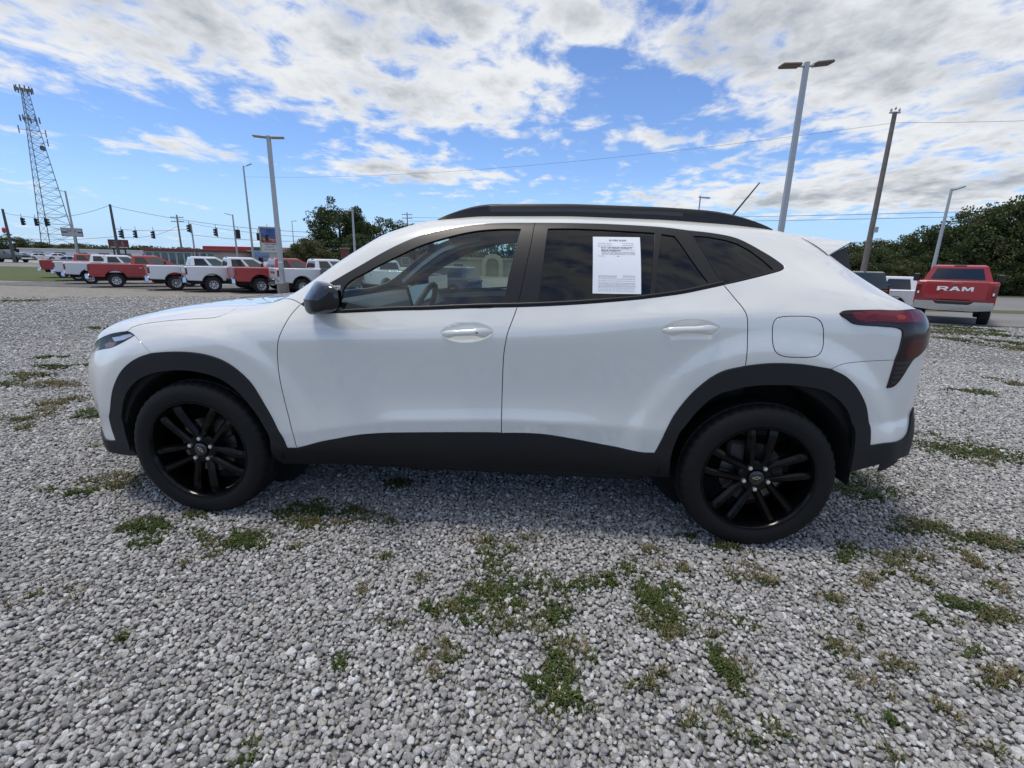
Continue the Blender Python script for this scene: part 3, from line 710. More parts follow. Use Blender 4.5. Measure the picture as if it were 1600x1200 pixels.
# ---- nose and tail between the two sides
def cross_loft(name, parent, ue, v0, v1, bulge, mat_, sgn, power=2.2, n=24, smooth=True, push=0.0):
    vv = np.linspace(v0, v1, max(4, int((v1 - v0) * 4))); P, _ = skin_at(np.full(len(vv), ue), vv)
    t = np.linspace(-1, 1, n * 2 + 1)
    m = MB()
    V = [(P[i, 0] + sgn * (bulge * (1 - abs(a) ** power) + push), P[i, 1] * -a, P[i, 2]) for i in range(len(vv)) for a in t]
    w = len(t); F = [(i * w + k, i * w + k + 1, (i + 1) * w + k + 1, (i + 1) * w + k) for i in range(len(vv) - 1) for k in range(w - 1)]
    if sgn > 0: F = [f[::-1] for f in F]
    m.add(V, [f[::-1] for f in F])
    return m.build(name, mat_, parent, smooth)
cross_loft('front_fascia', car, -2.125, 2.6, 7.0, .13, PAINT, -1)
cross_loft('lower_grille', car, -2.125, 0, 2.6, .13, CLAD, -1, push=-.004)
g1 = cross_loft('upper_grille', car, -2.125, 7.0, 8.6, .12, GLOSSB, -1, push=-.012)
cross_loft('rear_fascia', car, 2.125, 3.4, 9.2, .10, PAINT, 1)
cross_loft('rear_valance', car, 2.125, 0, 3.4, .10, CLAD, 1, push=-.003)
for k, (za, zb) in enumerate(((.36, .52), (.60, .70))):
    pr = [(-.45, za), (.45, za), (.40, zb), (-.40, zb)]
    MB().prism([(a, b) for a, b in pr], -2.256 + .006 * k, -2.20, 'x').build('grille_insert', GLOSSB, car)
MB().box((-2.268, 0, .75), (.02, .17, .05), bevel=.008).build('badge', CHROME, car)
for s in (-1, 1):
    MB().box((2.165, s * .30, .98), (.03, .4, .035), bevel=.01).build('tail_light_bar', REDM, car)

# ---- dark structure behind the panels, wheel housings, floor
def inner_shell():
    m = MB()
    us = np.arange(-2.10, 2.101, .03); vv = np.arange(0.0, 8.41, .28)
    U, Vv = np.meshgrid(us, vv, indexing='ij'); P, N = skin_at(U.ravel(), Vv.ravel()); P = P - N * .022
    P[:, 1] = np.minimum(P[:, 1], -.3)
    n = len(vv); base = 0
    for s in (1, -1):
        Q = P * (1, s, 1); F = []
        for i in range(len(us) - 1):
            for j in range(n - 1):
                a = [i * n + j, (i + 1) * n + j, (i + 1) * n + j + 1, i * n + j + 1]
                c = P[a].mean(0)
                if min(math.hypot(c[0] + 1.35, c[2] - .36), math.hypot(c[0] - 1.35, c[2] - .375)) < .53: continue
                F.append(a if s == 1 else a[::-1])
        m.add(Q, F)
    return m.build('body_structure', DARK, car, True)
inner_shell()
for xw, zc, rh in ((-1.335, .36, .405), (1.335, .375, .425)):
    for s in (-1, 1):
        m = MB(); n = 30; pts = []
        for k in range(n + 1):
            an = R(-6) + (math.pi + R(12)) * k / n
            for yy in (.872, .86, .50): pts.append((xw + rh * math.cos(an), s * yy, zc + rh * math.sin(an)))
        F = [(k * 3 + j, k * 3 + j + 1, (k + 1) * 3 + j + 1, (k + 1) * 3 + j) for k in range(n) for j in range(2)]
        m.add(pts, F)
        ring = [(xw + rr * math.cos(R(a)), s * .852, zc + rr * math.sin(R(a))) for a in range(14, 167, 8) for rr in (rh, rh + .09)]
        m.add(ring, [(2 * k, 2 * k + 1, 2 * k + 3, 2 * k + 2) for k in range(len(ring) // 2 - 1)])
        m.prism([(xw + (rh + .01) * math.cos(R(a)), zc + (rh + .01) * math.sin(R(a))) for a in range(0, 360, 15)], s * .50, s * .49)
        m.build('wheel_housing', DARK, car, 40)
MB().box((0, 0, .30), (3.9, 1.10, .16), bevel=.03).box((0, 0, .29), (1.75, 1.50, .10), bevel=.02).build('underbody', DARK, car)
MB().tube([(-1.6, -.1, .24), (.9, -.12, .22), (1.5, -.35, .25), (2.05, -.4, .30)], .035, 8).box((1.75, -.3, .27), (.45, .28, .12), bevel=.04).build('exhaust', mat('exhaust_steel', (.12, .11, .10), .5, .8), car, 40)

# ---- fittings: rails, spoiler, aerial, handles, mirrors
for s in (-1, 1):
    m = MB(); xs = np.linspace(-.20, 1.40, 60); top = []; V = []
    for x in xs:
        P, N = skin_at(x, 12.10); t0 = min(1, (x + .20) / .30); t1 = min(1, (1.40 - x) / .34)
        h = .052 * math.sin(t0 * math.pi / 2) ** .8 * math.sin(t1 * math.pi / 2) ** .8 + .004
        yb = abs(P[1]) - .004; zb = P[2]
        for dy, dz in ((.018, -.012), (.020, h * .45), (.016, h * .85), (.006, h), (-.012, h), (-.022, h * .8), (-.024, -.012)):
            V.append((x, s * (yb + dy - .012 * (dz > 0)), zb + dz))
    n = 7; F = [(i * n + k, i * n + (k + 1) % n, (i + 1) * n + (k + 1) % n, (i + 1) * n + k) for i in range(len(xs) - 1) for k in range(n)]
    F += [tuple(range(n))[::-1], tuple(range((len(xs) - 1) * n, len(xs) * n))]
    if s > 0: F = [f[::-1] for f in F]
    m.add(V, F); r = m.build('roof_rail', SATIN, car, 40)
    # lighter insert along the foot of the rail
    m = MB(); V = []
    xs = np.linspace(.06, .98, 30)
    for x in xs:
        P, N = skin_at(x, 12.10); t1 = min(1, (1.40 - x) / .34); h = .052 * math.sin(min(1, (x + .2) / .3) * math.pi / 2) ** .8 * math.sin(t1 * math.pi / 2) ** .8 + .004
        yb = abs(P[1]) - .004 + .0085
        V += [(x, s * (yb + .0012), P[2] + .010), (x, s * (yb + .0012), P[2] + h * .62)]
    F = [(2 * i, 2 * i + 2, 2 * i + 3, 2 * i + 1) for i in range(len(xs) - 1)]
    if s > 0: F = [f[::-1] for f in F]
    m.add(V, F); m.build('rail_insert', mat('rail_insert_grey', (.05, .05, .052), .5), r)
# rear spoiler: carries the roof line on past the rear window and wraps down the side
m = MB(); V = []; ys = np.concatenate([-np.linspace(0, 1, 15)[::-1] ** .8, (np.linspace(0, 1, 15) ** .8)[1:]]); n = 0
for a in ys:
    c = abs(a); y = a * .545
    xa = 1.50 + .035 * c ** 3; za = skin_at(xa, 14 - 1.95 * c)[0][2] + .004
    xc = 1.845 - .055 * c ** 2; zc_ = 1.437 - .017 * c ** 2
    yc = a * .50
    V += [(xa, y, za), (xa * .5 + xc * .5, (y + yc) / 2, (za + zc_) / 2 + .010 * (1 - c * c)), (xc, yc, zc_), (xc + .003, yc, zc_ - .010), (xc - .06, yc, zc_ - .034), (xa + .10, y * .98, za - .085)]
    n += 1
F = [(i * 6 + k, (i + 1) * 6 + k, (i + 1) * 6 + k + 1, i * 6 + k + 1) for i in range(n - 1) for k in range(5)]
m.add(V, [f for f in F])
for s_ in (-1, 1):      # side wing, a curved triangle from the roof edge down to the corner of the rear window
    qa, qb = skin_at(1.535, 12.05)[0], skin_at(1.625, 11.55)[0]
    A, B, C = Vector((qa[0], -s_ * qa[1], qa[2] + .003)), Vector((qb[0], -s_ * qb[1] + s_ * .004, qb[2] + .002)), Vector((1.79, s_ * .50, 1.42)); W = []; N_ = 8
    for i in range(N_ + 1):
        for j in range(N_ + 1 - i):
            a, b = i / N_, j / N_; q = A * (1 - a - b) + B * a + C * b + Vector((0, s_ * .006, .004)) * (4 * a * (1 - a - b) + 2 * a * b); W.append(q)
    idx = {}; k = 0
    for i in range(N_ + 1):
        for j in range(N_ + 1 - i): idx[(i, j)] = k; k += 1
    F = []
    for i in range(N_):
        for j in range(N_ - i):
            F.append((idx[(i, j)], idx[(i + 1, j)], idx[(i, j + 1)]))
            if i + j < N_ - 1: F.append((idx[(i + 1, j)], idx[(i + 1, j + 1)], idx[(i, j + 1)]))
    W2 = [q - Vector((.004, s_ * .010, .014)) for q in W]; nw = len(W)
    edge = [idx[(i, N_ - i)] for i in range(N_, -1, -1)]
    m.add(W + W2, [f if s_ < 0 else f[::-1] for f in F] + [tuple(q + nw for q in (f[::-1] if s_ < 0 else f)) for f in F] + [((edge[i], edge[i] + nw, edge[i + 1] + nw, edge[i + 1]) if s_ < 0 else (edge[i + 1], edge[i + 1] + nw, edge[i] + nw, edge[i])) for i in range(N_)])
m.build('rear_spoiler', PAINT, car, 40)
for s in (-1, 1):       # dark filler between spoiler wing and rear window
    MB().add([(1.625, s * .600, 1.345), (1.775, s * .50, 1.398), (1.795, s * .49, 1.33), (1.755, s * .595, 1.285), (1.66, s * .60, 1.33)], [(0, 1, 2, 3, 4) if s > 0 else (4, 3, 2, 1, 0)]).build('spoiler_fin', mat('dark_fin', (.004, .004, .005), .45, 0, 0, .3), car)
MB().tube([(1.345, .05, 1.495), (1.375, .05, 1.525), (1.545, .05, 1.765)], [.016, .006, .0035], 8).build('aerial', SATIN, car, 40)
def build_handle(door, x0, x1, z0, z1, s, button):
    zc = (z0 + z1) / 2; tilt = (z1 - z0) / (x1 - x0)
    xm = (x0 + x1) / 2; L_ = (x1 - x0) / 2
    vv = np.linspace(6.0, 8.7, 120)
    def pt(x, z):
        P, N = skin_at(np.full(120, x), vv); k = np.argmin(abs(P[:, 2] - z)); return P[k], N[k]
    m = MB(); ng = 33; prof = 10; W = []
    for i in range(ng):
        a = -1 + 2 * i / (ng - 1); x = xm + a * L_ * .985
        zmid = zc + tilt * (x - xm)
        up = .0165 + .006 * math.exp(-((a - .62) / .28) ** 2); up *= max(.02, 1 - abs(a) ** 4) ** .6
        dn = (.012 + .016 * math.exp(-((a - .68) / .22) ** 2) + .013 * math.exp(-((a + .72) / .2) ** 2)) * max(.02, 1 - abs(a) ** 5) ** .7
        P, N = pt(x, zmid); out = .030 * max(0, 1 - abs(a) ** 3.0) ** .55 + .001
        for k in range(prof):
            an = 2 * math.pi * k / prof; cz, cy = math.sin(an), math.cos(an)
            z = zmid + (up if cz > 0 else dn) * cz
            th = .011 * max(.1, 1 - abs(a) ** 4)
            W.append((x, s * (abs(P[1]) + out - .010 + th * cy), z))
    F = [(i * prof + k, i * prof + (k + 1) % prof, (i + 1) * prof + (k + 1) % prof, (i + 1) * prof + k) for i in range(ng - 1) for k in range(prof)]
    F += [tuple(range(prof))[::-1], tuple(range((ng - 1) * prof, ng * prof))]
    if s < 0: F = [f[::-1] for f in F]
    m.add(W, F); h = m.build('door_handle', PAINT, door, 50)
    if button:
        P, N = pt(xm + .42 * L_, zc + .003)
        MB().box((xm + .40 * L_, s * (abs(P[1]) + .030), zc + tilt * .4 * L_ + .002), (.012, .006, .006), bevel=.002).build('lock_button', SATIN, door)
    return h
for s, d in ((-1, doorf[0]), (1, doorf[1])): build_handle(d, *HF, s, True)
for s, d in ((-1, doorr[0]), (1, doorr[1])): build_handle(d, *HR, s, False)
def mirror(door, s):
    # housing: loft from the door side outwards; glossy cap on top, black skirt below
    def sec(t):   # t 0 at the body, 1 at the outer tip: centre y, x0 (front), x1 (rear), z0, z1
        return (-.845 - .215 * t, -.745 + .07 * t + .06 * t ** 4, -.635 + .145 * t, 1.050 + .012 * t + .02 * t ** 4, 1.185 + .025 * t - .03 * t ** 4)
    def ring(t, n=28):
        yc, x0, x1, z0, z1 = sec(t); pts = []; k = 1 - .10 * t ** 6 - (.35 if t > .97 else 0) * ((t - .97) / .03)
        for i in range(n):
            an = 2 * math.pi * i / n; c, q = math.cos(an), math.sin(an)
            e = .62
            fx = math.copysign(abs(c) ** e, c); fz = math.copysign(abs(q) ** e, q)
            xx = (x0 + x1) / 2 + (x1 - x0) / 2 * fx * k; zz = (z0 + z1) / 2 + (z1 - z0) / 2 * fz * k
            if fx < 0: zz -= .010 * (1 - fz) * -fx; xx += .055 * max(0, fz) * -fx
            pts.append((xx, yc * -s, zz))
        return pts
    ts = [.08, .2, .35, .5, .65, .8, .9, .96, .985, 1.0]; n = 28
    rings = [ring(t, n) for t in ts]
    V = [q for r_ in rings for q in r_]
    cap = MB(); skirt = MB(); F1 = []; F2 = []
    for i in range(len(ts) - 1):
        for k in range(n):
            f = (i * n + k, i * n + (k + 1) % n, (i + 1) * n + (k + 1) % n, (i + 1) * n + k)
            if s > 0: f = f[::-1]
            z = sum(V[q][2] for q in f) / 4
            (F1 if z > 1.125 else F2).append(f)
    last = tuple((len(ts) - 1) * n + k for k in range(n)); last = last if s < 0 else last[::-1]
    cap.add(V, F1); skirt.add(V, F2 + [last])
    h = skirt.build('mirror_housing', SATIN, door, 40)
    c = cap.build('mirror_cap', GLOSSB, door, True)
    MB().prism([(-.730, 1.062), (-.63, 1.052), (-.63, 1.12), (-.70, 1.13)], s * .80, s * .875).build('mirror_foot', SATIN, door)
    g = [(-.632 + .145 * t, s * (.845 + .215 * t), z) for t, z in ((.12, 1.065), (.93, 1.078), (.93, 1.185), (.12, 1.172))]
    g = [(x + .004, y, z) for x, y, z in g]
    MB().add(g, [(0, 1, 2, 3) if s > 0 else (3, 2, 1, 0)]).build('mirror_glass', mat('mirror_silver', (.8, .82, .84), .02, 1), door)
mirror(doorf[0], -1); mirror(doorf[1], 1)

# ---- notice taped inside the rear side window
PQ = [skin_at(*q)[0] for q in LINES['paper']]
PN = skin_at(*LINES['paper'][0])[1]
u0, v0 = LINES['paper'][0]
paper_poly = loop(*[[LINES['paper'][i], LINES['paper'][(i + 1) % 4]] for i in range(4)])
PAPER = mat('white_paper', (.78, .80, .82), .6)
panel('paper_notice', doorr[0], paper_poly, mat_=PAPER, off=-.0035, gap=0, depth=.0004, bev=.0002, sides=(0,))
INK = mat('grey_print', (.36, .37, .39), .7); INK2 = mat('dark_print', (.12, .12, .13), .7)
def on_paper(a, b, lift=.0008):
    """a across 0..1, b down 0..1"""
    c = [np.array(LINES['paper'][i]) for i in range(4)]
    q = (c[0] * (1 - a) + c[1] * a) * (1 - b) + (c[3] * (1 - a) + c[2] * a) * b
    P, N = skin_at(q[0], q[1]); return P + N * (-.0035 + lift), N
def print_bar(m, a0, a1, b, h):
    w = [on_paper(a, b - h / 2)[0] for a in (a0, a1)] + [on_paper(a, b + h / 2)[0] for a in (a1, a0)]
    m.add(w, [(3, 2, 1, 0)])
pr = np.random.default_rng(3); m = MB()
def words(m, b, a0, a1, h, gapw=.012):
    a = a0
    while a < a1:
        w = pr.uniform(.012, .05); print_bar(m, a, min(a + w, a1), b, h); a += w + gapw
for b in (.13, .165): words(m, b, .10, .40, .008); print_bar(m, .62, .86, b, .005)
print_bar(m, .10, .88, .195, .004)
for b in (.245, .285, .305, .325): words(m, b, .18, .88, .008)
words(m, .355, .10, .24, .008); words(m, .355, .5, .57, .008)
for b in (.68, .70): words(m, b, .12, .5, .008)
print_bar(m, .62, .88, .675, .006); print_bar(m, .62, .88, .70, .004)
for b in (.73, .765, .80, .82, .845, .865, .89, .92, .95): words(m, b, .12, .88, .007)
m.build('printed_lines', INK, doorr[0])['kind'] = 'stuff'
def paper_text(body, a, b, size, mat_):
    P, N = on_paper(a, b, .001); P1, _ = on_paper(a + .1, b, .001)
    X = Vector(P1 - P).normalized(); Z = Vector(N); Y = Z.cross(X)
    mw = Matrix(((X.x, Y.x, Z.x, P[0]), (X.y, Y.y, Z.y, P[1]), (X.z, Y.z, Z.z, P[2]), (0, 0, 0, 1)))
    text_mesh(body, size, mat_, 'printed_heading', doorr[0], 'LEFT', mw=mw, bold=.0002)
paper_text('BUYERS GUIDE', .345, .075, .0115, INK2)
paper_text('AS IS - NO DEALER WARRANTY', .17, .215, .0098, INK2)
paper_text('DEALER WARRANTY', .17, .263, .0095, INK2)

# ---- wheels
TYRE = mat('tyre_rubber', (.0055, .0055, .0058), .7, 0, 0, .3, bump=(120, .12, 3))
RIM = mat('gloss_black_alloy', (.0035, .0035, .004), .12, 0, 0, .22)
DISC = mat('brake_steel', (.16, .155, .15), .4, .9)
def tyre_mesh():
    n = 144; m = MB()
    prof = [(.095, .246), (.108, .250), (.114, .262), (.119, .285), (.118, .308), (.110, .329), (.101, .3395), (.090, .3455), (.062, .3500), (.058, .3500), (.055, .343), (.049, .343), (.046, .3510), (.006, .3525)]
    prof = [(-a, r) for a, r in prof]                 # outer side: -y
    full = prof + [(-a, r) for a, r in prof[::-1]]
    V = []; F = []
    for i, (a, r) in enumerate(full):
        for k in range(n):
            an = 2 * math.pi * k / n; rr = r
            if r > .336 and abs(a) > .05 and k % 3 == 2: rr = r - (.007 if abs(a) < .098 else .004)
            V.append((rr * math.cos(an), a, rr * math.sin(an)))
    for i in range(len(full) - 1):
        for k in range(n):
            k2 = (k + 1) % n; F.append((i * n + k, i * n + k2, (i + 1) * n + k2, (i + 1) * n + k))
    m.add(V, F)
    return m.mesh('tyre', TYRE, 38)
def rim_mesh():
    m = MB()
    lip = [(-.100, .246), (-.107, .2535), (-.111, .2555), (-.114, .2535), (-.113, .2475), (-.102, .240), (-.078, .233), (.0, .222), (.08, .228), (.10, .240)]
    m.lathe(lip, 72)
    return m.mesh('rim_barrel', RIM, 35)
def spoke_mesh():
    """five pairs of flat-faced, chamfered spokes with the hub"""
    m = MB()
    for k in range(5):
        a = 2 * math.pi * k / 5
        rot = Matrix.Rotation(-a, 3, 'Y')             # about the axle
        for sd in (-1, 1):
            secs = []
            for t in np.linspace(0, 1, 7):
                r = .040 + t * (.242 - .040)
                off = sd * (.028 + .024 * t)           # distance from the pair's centre line
                w = .0165 + .0065 * t                          # half width
                yf = -.084 - .020 * math.sin(t * math.pi * .55)   # face
                if t > .85: yf += .010 * (t - .85) / .15
                secs.append([(r, off + sd * -w, yf + .012), (r, off + sd * -w * .55, yf), (r, off + sd * w * .35, yf - .001), (r, off + sd * w, yf + .014), (r, off + sd * w * .8, yf + .045), (r, off + sd * -w * .8, yf + .045)])
            V = []
            for s_ in secs:
                for (r, o, y) in s_: V.append(rot @ Vector((r, y, o)))
            n = 6; F = [(i * n + j, i * n + (j + 1) % n, (i + 1) * n + (j + 1) % n, (i + 1) * n + j) for i in range(len(secs) - 1) for j in range(n)]
            F += [tuple(range(n)), tuple(range((len(secs) - 1) * n, len(secs) * n))]
            if sd > 0: F = [f[::-1] for f in F]
            m.add(V, F)
    m.lathe([(-.030, .078), (-.074, .078), (-.082, .070), (-.084, .040), (-.082, .036)], 40)
    return m.mesh('spokes', RIM, 25)
def bowtie(m, c, w, h, y, rot, inner=0):
    """outlined bow-tie emblem as a ring of quads"""
    def shp(k):
        W, H = w * k, h * k; a = W * .36; b = H * .42; sl = W * .10
        return [(-W, -b), (-a - sl, -b), (-a - sl * .4, -H), (a - sl * 0, -H), (a + sl * .4, -b), (W - sl * 1.2, -b), (W, b), (a + sl, b), (a + sl * .4, H), (-a, H), (-a - sl * .4, b), (-W + sl * 1.2, b)]
    A, B = shp(1.0), shp(.66); n = len(A); V = []
    for P in (A, B):
        for (px, pz) in P:
            x = px * math.cos(rot) - pz * math.sin(rot); z = px * math.sin(rot) + pz * math.cos(rot); V.append((c[0] + x, y, c[1] + z))
    m.add(V, [(i, (i + 1) % n, n + (i + 1) % n, n + i) for i in range(n)])
TY, RB, SP = tyre_mesh(), rim_mesh(), spoke_mesh()
def wheel(x, s, spin, logo_rot, z=.350):
    w = empty('wheel', (x, s * .787, z)); w.parent = car
    if s > 0: w.rotation_euler = (0, 0, math.pi)
    t = link('tyre', TY, w)
    rm = link('rim', RB, w)
    sp_ = link('spokes', SP, w); sp_.rotation_euler = (0, -spin, 0)
    cap = MB().lathe([(-.080, .034), (-.090, .033), (-.0925, .029), (-.0925, .0001)], 32).build('centre_cap', GLOSSB, w, 40)
    m = MB(); bowtie(m, (0, 0), .0185, .0072, -.0932, logo_rot); m.build('emblem', CHROME, w)
    for k in range(5):
        a = spin + R(36) + 2 * math.pi * k / 5
        MB().lathe([(-.070, .0115), (-.090, .0112), (-.0955, .009), (-.097, .0001)], 10, c=(.057 * math.cos(a), 0, .057 * math.sin(a))).build('lug_nut', mat('bright_nut', (.8, .8, .8), .25, .9), w, 40)
    MB().lathe([(-.012, .05), (-.022, .06), (-.022, .145), (-.004, .145), (-.004, .06)], 48).build('brake_disc', DISC, w, 30)
    MB().box((.09 if x < 0 else -.085, -.015, .105), (.09, .07, .11), bevel=.015).build('brake_caliper', mat('caliper_grey', (.05, .05, .05), .5, .5), w)
    MB().tube([(0, 0, 0), (0, .25, 0)], .05, 12).build('axle', DARK, w)
    return w
wheel(-1.35, -1, R(-90), R(-48)); wheel(1.35, -1, R(90), R(2)); wheel(-1.35, 1, R(10), 0); wheel(1.35, 1, R(40), 0)

# ---- interior
m = MB()
dash = [(-.98, 1.03), (-.80, 1.075), (-.62, 1.085), (-.50, 1.06), (-.43, 1.0), (-.42, .90), (-.50, .80), (-.52, .60), (-.98, .60)]
m.prism(dash, -.70, .70); m.build('dashboard', INTER_D, car)
MB().box((-.445, .02, 1.09), (.018, .52, .12), Matrix.Rotation(R(-14), 3, 'Y'), bevel=.006).build('display_screen', GLOSSB, car)
m = MB(); m.lathe([(math.sin(a) * .016, .180 + math.cos(a) * .016) for a in np.linspace(0, 2 * math.pi, 9)[:-1]], 36, axis='x', closed=True)
m.box((0, 0, -.01), (.03, .34, .035), bevel=.01).box((.01, 0, -.01), (.05, .14, .13), bevel=.03).box((0, 0, -.10), (.025, .05, .16), bevel=.01)
sw = m.build('steering_wheel', INTER_D, car, 40); sw.location = (-.345, -.37, 1.0); sw.rotation_euler = (0, R(24), 0)
MB().tube([(-.37, -.37, .99), (-.6, -.37, .86)], .035, 10).build('steering_column', INTER_D, car)
def seat(x, y):
    st = empty('front_seat', (x, y, 0)); st.parent = car
    MB().prism([(-.28, .42), (-.30, .56), (-.18, .60), (.18, .54), (.24, .46), (.2, .40)], -.24, .24).build('cushion', SEATM, st, 30)
    MB().prism([(.14, .52), (.30, 1.14), (.36, 1.17), (.43, 1.14), (.32, .50)], -.235, .235).build('backrest', SEATM, st, 30)
    MB().prism([(.36, 1.19), (.38, 1.36), (.43, 1.385), (.48, 1.36), (.46, 1.19)], -.12, .12).build('headrest', SEATM, st, 30)
seat(.02, -.37); seat(.02, .37)
MB().prism([(.75, .45), (.72, .60), (1.12, .56), (1.30, 1.08), (1.42, 1.08), (1.30, .50)], -.62, .62).build('rear_bench', SEATM, car, 30)
MB().box((-.15, 0, .62), (.75, .22, .28), bevel=.05).build('centre_console', INTER_D, car)
MB().box((-.38, .03, 1.375), (.05, .23, .065), Matrix.Rotation(R(8), 3, 'Z'), bevel=.02).box((-.42, .03, 1.425), (.03, .05, .07)).build('rear_view_mirror', INTER_D, car)
def lining(name, mat_, us, vv, inset_, sides=(1, -1)):
    m = MB(); U, Vv = np.meshgrid(us, vv, indexing='ij'); P, N = skin_at(U.ravel(), Vv.ravel()); P = P - N * inset_; n = len(vv)
    for s in sides:
        F = [(i * n + j, (i + 1) * n + j, (i + 1) * n + j + 1, i * n + j + 1) for i in range(len(us) - 1) for j in range(n - 1)]
        m.add(P * (1, s, 1), F if s < 0 else [f[::-1] for f in F])
    return m.build(name, mat_, car, True)
lining('headliner', mat('headliner_grey', (.09, .095, .095), .9), np.linspace(-.36, 1.58, 44), np.linspace(11.2, 14, 16), .03)
panel('pillar_trim', car, loop([(-.80, 10.9), (-.62, 11.2), (-.45, 11.35), (-.25, 11.45), (-.1, 11.5)], [(-.1, 11.5), (-.14, 12.2)], [(-.14, 12.2), (-.25, 12.0), (-.45, 11.95), (-.66, 11.85), (-.80, 11.5)], [(-.80, 11.5), (-.80, 10.9)]), mat_=INTER_L, off=-.03, gap=0, depth=.03)
for s in (1, -1): lining('door_lining', INTER_D, np.linspace(-.80, .85, 40), np.linspace(5.0, 8.55, 10), .06, (s,))
MB().box((.85, 0, .50), (2.2, 1.3, .04)).build('cabin_floor', INTER_D, car)

# ================================================================== ground
HN = [-50, 2, 12, 23, 30, 45, 70, 110, 200, 600, 4000]; HZ = [0, 0, -.33, -.66, -.70, -.55, -.2, .3, .8, 1.3, 1.3]
def H(x, y): return float(np.interp(y, HN, HZ))
def ground_material():
    """packed limestone chippings: stones, dust, worn tracks and dry growth, all in object space"""
    m = bpy.data.materials.new('gravel_ground'); m.use_nodes = True; nt = m.node_tree; L = nt.links; b = nt.nodes['Principled BSDF']
    nd = lambda t: nt.nodes.new(t)
    tc = nd('ShaderNodeTexCoord')
    v = nd('ShaderNodeTexVoronoi'); v.inputs['Scale'].default_value = 42; v.inputs['Randomness'].default_value = 1; L.new(tc.outputs['Object'], v.inputs['Vector'])
    sp = nd('ShaderNodeSeparateColor'); L.new(v.outputs['Color'], sp.inputs[0])
    r1 = nd('ShaderNodeValToRGB'); L.new(sp.outputs[0], r1.inputs[0])
    e = r1.color_ramp.elements; e[0].position = 0; e[0].color = (.15, .147, .14, 1); e[1].position = 1; e[1].color = (.33, .325, .315, 1)
    def noise(scale, det, rough=.6):
        n = nd('ShaderNodeTexNoise'); n.inputs['Scale'].default_value = scale; n.inputs['Detail'].default_value = det; n.inputs['Roughness'].default_value = rough; L.new(tc.outputs['Object'], n.inputs['Vector']); return n.outputs['Fac']
    def rng_(x, a, c, lo=0, hi=1):
        n = nd('ShaderNodeMapRange'); n.interpolation_type = 'SMOOTHSTEP'; L.new(x, n.inputs[0])
        for i, q in enumerate((a, c, lo, hi)): n.inputs[i + 1].default_value = q
        return n.outputs[0]
    def mixc(fac, a, colr):
        n = nd('ShaderNodeMix'); n.data_type = 'RGBA'; L.new(fac, n.inputs[0]); L.new(a, n.inputs[6])
        if isinstance(colr, tuple): n.inputs[7].default_value = (*colr, 1)
        else: L.new(colr, n.inputs[7])
        return n.outputs[2]
    sxyz = nd('ShaderNodeSeparateXYZ'); L.new(tc.outputs['Object'], sxyz.inputs[0])
    c = mixc(rng_(noise(.55, 8), .46, .66, 0, .55), r1.outputs[0], (.20, .165, .115))       # tan fines
    c = mixc(rng_(noise(1.7, 9, .7), .56, .70, 0, .6), c, (.115, .115, .055))                # dry growth
    far = rng_(sxyz.outputs[1], 5.0, 14.0, 0, .75)
    c = mixc(far, c, (.27, .245, .205))                                                      # dirt worn into the lane by the trucks
    c = mixc(rng_(noise(9, 8, .7), .42, .66, 0, .55), c, (.10, .10, .098))
    c = mixc(rng_(noise(14, 8, .75), .50, .68, 0, .6), c, (.42, .41, .39))
    c = mixc(rng_(noise(2.3, 11, .78), .50, .60, 0, .55), c, (.37, .355, .33))
    c = mixc(rng_(noise(3.4, 11, .78), .53, .63, 0, .6), c, (.135, .125, .10))
    L.new(c, b.inputs['Base Color']); b.inputs['Roughness'].default_value = .9; b.inputs['Specular IOR Level'].default_value = .25
    bp = nd('ShaderNodeBump'); bp.inputs['Strength'].default_value = .9; bp.inputs['Distance'].default_value = .014; bp.invert = True
    L.new(v.outputs['Distance'], bp.inputs['Height']); L.new(bp.outputs[0], b.inputs['Normal'])
    return m
GROUND = ground_material()
def sheet(name, xs, ys, dz, mat_, bumpy=0.0):
    V = [(x, y, H(x, y) + dz + (bumpy * math.sin(x * 1.7 + y * .6) * math.sin(y * 1.3 - x * .4) if bumpy else 0)) for y in ys for x in xs]; n = len(xs)
    F = [(j * n + i, j * n + i + 1, (j + 1) * n + i + 1, (j + 1) * n + i) for j in range(len(ys) - 1) for i in range(n - 1)]
    o = MB().add(V, F).build(name, mat_, None, True); o['kind'] = 'structure'
    return o
def grow(a, b, first, k):
    out = [a]; s = first
    while out[-1] < b: out.append(min(b, out[-1] + s)); s *= k
    return out
ys = sorted(set([-60, -40, -20, -10, -5] + [round(q, 3) for q in np.arange(-4, 30, 1.0)] + grow(30, 5000, 2, 1.25)))
xs = [-q for q in grow(12, 5000, 2, 1.3)][::-1] + list(np.arange(-11, 12, 1.0)) + grow(12, 5000, 2, 1.3)
sheet('ground', xs, ys, -.012, GROUND)
ASPH = mat('worn_asphalt', (.105, .105, .105), .85, bump=(60, .4, 6), vary=(1.2, .7, (.16, .155, .145)))
ASPH2 = mat('pale_asphalt', (.17, .17, .168), .85, bump=(40, .3, 6), vary=(.35, .8, (.22, .215, .205)))
TURF = mat('mown_grass', (.055, .085, .018), .95, bump=(30, 1.0, 8), vary=(1.5, .8, (.10, .105, .030)))
DRYT = mat('dry_verge', (.115, .10, .045), .95, bump=(30, 1.0, 8), vary=(1.8, .9, (.06, .075, .022)))
lx = lambda a, b, s=4.0: list(np.arange(a, b + .01, s))
sheet('truck_lane', lx(-37, 6), lx(24.6, 31, .8), .006, ASPH)
sheet('grass_verge', lx(-140, -34), [30, 32, 36, 40, 45, 50, 55], .010, TURF)
sheet('lane', lx(10, 110), [13.6, 16, 20, 23], .008, ASPH2)
sheet('grass_strip', lx(10, 110), [23, 24.3, 25.5], .014, DRYT)
